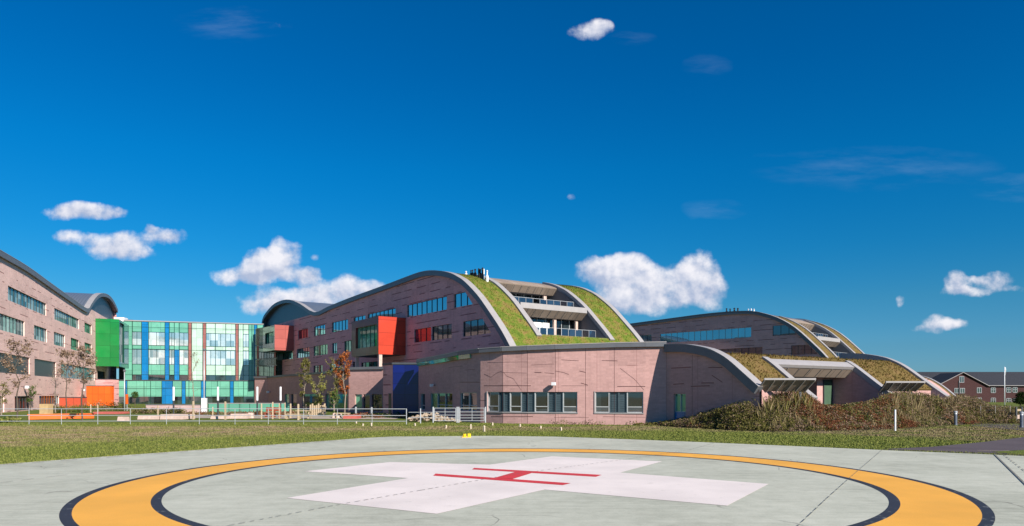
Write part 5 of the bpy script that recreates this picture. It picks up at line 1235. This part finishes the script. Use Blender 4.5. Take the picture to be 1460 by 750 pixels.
# pegs in the lawn
for i,(zx_,zy_) in enumerate(((315,40),(343,50),(378,50),(560,50),(688,60),(793,63),(848,73),(883,47),(996,54),(1083,60),(1168,69))):
    px,py=400+zx_/2.92,590+zy_/2.92; x,y=gp(px,py); h=random.uniform(.2,.3)*(1.3 if i in (5,6) else .8)
    b=MB(); s=.045; b.box(-s,s,-s,s,-.05,h*.8); b.face([(-s,-s,h*.8),(s,-s,h*.8),(0,0,h)]); b.face([(s,-s,h*.8),(s,s,h*.8),(0,0,h)]); b.face([(s,s,h*.8),(-s,s,h*.8),(0,0,h)]); b.face([(-s,s,h*.8),(-s,-s,h*.8),(0,0,h)])
    o=b.build('marker_peg','kerb_sand'); o.location=(x,y,0); o.rotation_euler=(random.gauss(0,.06),random.gauss(0,.06),random.random()); tag(o,'short white wooden peg standing in the lawn beyond the landing pad','peg','white pegs in the lawn')
# pad edge light
x,y=gp(664.5,624); r=empty('pad_edge_light',(x,y,.0),.2,'small yellow landing light fixture at the far edge of the pad','light fitting')
b=MB(); b.box(-.24,.24,-.12,.12,.0,.05); b.build('base_plate','yellow_light_paint',r); b=MB(); b.lathe([(0,.05),(.09,.05),(.09,.16),(.06,.2),(0,.2)],(-.08,0,0),10); b.build('lamp_body','yellow_light_paint',r); b=MB(); b.box(.08,.24,-.1,.1,.05,.21); b.build('junction_box','yellow_light_paint',r)
# bollards
for px,pb,pt_,lab in ((1362.3,606.3,586,'grey metal bollard standing before the shrubs at right'),(1456.5,609.5,587,'grey metal bollard at the right edge of the picture')):
    x,y=gp(px,pb); h=CH-(pt_-561)*y/1000; r=empty('bollard_light',(x,y,0),0,lab,'bollard')
    b=MB(); b.lathe([(0,0),(.14,0),(.14,.03),(.11,.04),(.11,h*.78)],n=14); b.build('bollard_body','bollard_metal',r,smooth=False)
    b=MB(); b.lathe([(.10,h*.78),(.10,h*.88)],n=14); b.build('light_ring','white_paint_metal',r); b=MB(); b.lathe([(.10,h*.88),(.13,h*.88),(.13,h*.97),(.09,h),(0,h)],n=14); b.build('cap','galvanised',r)
x,y=gp(1276.3,609); x,y=x*1,43.2; x=(1276.3-730)/1000*y; b=MB(); b.tube([(0,0,0),(0,0,CH-(584-561)*y/1000)],.055,8); o=b.build('marker_post','white_paint_metal'); o.location=(x,y,0); tag(o,'plain white round post in front of the shrubs','post')
# wire fence right
x0,y0=atd(1398,54.5); r=empty('wire_fence',(x0,y0,0),0,'thin wire fence on grey posts before the dry growth at right','fence')
for i in range(4): b=MB(); b.tube([(i*1.15,0,0),(i*1.15,0,1.35)],.03,6); b.build('post','grey_timber',r)
b=MB(); [b.tube([(0,0,z),(3.45,0,z)],.006,4) for z in (.3,.65,1.0,1.3)]; b.build('wire','dark_metal',r)
x0,y0=atd(1449,54); r=empty('fence_gate_posts',(x0,y0,0),0,'pair of dark timber stop posts joined by a rail beside the right bollard','barrier')
for i in (0,.42): b=MB(); b.box(i-.05,i+.05,-.05,.05,0,1.25); b.build('post','dark_metal',r)
b=MB(); b.box(.05,.37,-.03,.03,.95,1.1); b.build('cross_rail','pale_timber',r); b=MB(); b.box(.05,.37,-.03,.03,.35,.65); b.build('sign_board','sand_stone',r)
# wall lamps
def walllamp(F,px,py,label,y=-.02,s=1):
    X,Zz=F.at(px,py); x,yy_=F.wld(X,0); r=empty('wall_lamp',(x,yy_,Zz),F.rz,label,'wall lamp')
    b=MB(); b.box(-.05*s,.05*s,-.22*s,0,-.04*s,.04*s); b.build('bracket','grey_metal',r); b=MB(); b.box(-.17*s,.17*s,-.50*s,-.2*s,-.12*s,.14*s); b.build('lamp_housing','white_paint_metal',r)
walllamp(WL,33,552,'white wall lamp above a ground floor door of the left wing',s=1.3); walllamp(WL,115.5,556,'white wall lamp above the orange red wall',s=1.3); walllamp(FP,385.5,559,'white wall lamp on the podium above the green screen',s=1.3)
s=spx(790.5); x,y=pp(s,0); Fc=Frame((x,y),(2.19,-.55)); walllamp(Fc,790.5,547.5,'white camera shaped lamp on the sunlit curved wall above the windows',s=.9)
s=spx(620); x,y=pp(s,0); Fc=Frame((x,y),(1.4,-3)); walllamp(Fc,620,549.5,'twin lamp on the shaded end of the curved building',s=.9)
# roof flues
def flue(F,px,pt_,w,h,r0,dark,kind):
    X=F.x(px,w); x,y=F.wld(X,w); P_=PM if F is WM else PR; z=interp(P_,X)-.05
    zt=CH+(561-pt_)*y/1000; h=max(.5,zt-z); o=empty('roof_flue',(x,y,z),0,'dark cowled flue on the roof crest' if dark else 'pale metal flue on the roof crest','flue','flues on the roof crest')
    o['label']=('dark cowled flue' if dark else 'pale metal flue')+(' in the cluster on the crest of the middle wing' if F is WM else ' on the crest of the distant right wing'); o['group']=('dark ' if dark else 'pale ')+('flues on the middle wing crest' if F is WM else 'flues on the right wing crest')
    m='near_black' if dark else 'white_paint_metal'
    b=MB(); b.lathe([(r0,0),(r0,h*.55),(r0*.45,h*.7),(r0*.45,h)] if kind else [(r0*.6,0),(r0*.6,h)],n=10); b.build('flue_pipe',m,o)
    b=MB(); b.lathe([(r0*.7,h),(r0*.8,h+.04),(0,h+.2)],n=10); b.build('cowl',m,o)
for px,pt_,d,k,r0 in ((671.5,386.5,1,1,.17),(673.8,386,1,1,.16),(677.5,385,1,1,.22),(682.5,384,1,0,.16),(684.5,385,1,1,.28),(688,383,1,0,.2),(690,385,0,0,.14),(694.5,387,0,1,.2),(664.5,391,0,1,.2)): flue(WM,px,pt_,4.2,1,r0,d,k)
for px,pt_,d,k,r0 in ((1036,440.5,1,1,.3),(1041,441,1,1,.3),(1047,440,1,1,.35),(1052,440,1,0,.3),(1067,441.5,0,1,.3),(1071,441,0,0,.25),(1075,441.5,0,1,.3)): flue(WR,px,pt_,4.0,1,r0,d,k)
# blue rooflight behind the curved building
x,y=atd(648,68); r=empty('blue_rooflight',(x,y,5.2),0,'small bright blue rooflight on the flat roof of the curved building','rooflight')
b=MB(); b.box(0,1.75,0,1.2,0,CH+(561-504.3)*.068-5.2); b.build('glazed_box','blue_panel',r); b=MB(); b.box(-.05,1.8,-.05,1.25,CH+(561-504.3)*.068-5.198,CH+(561-504.3)*.068-5.12); b.build('frame','dark_metal',r)
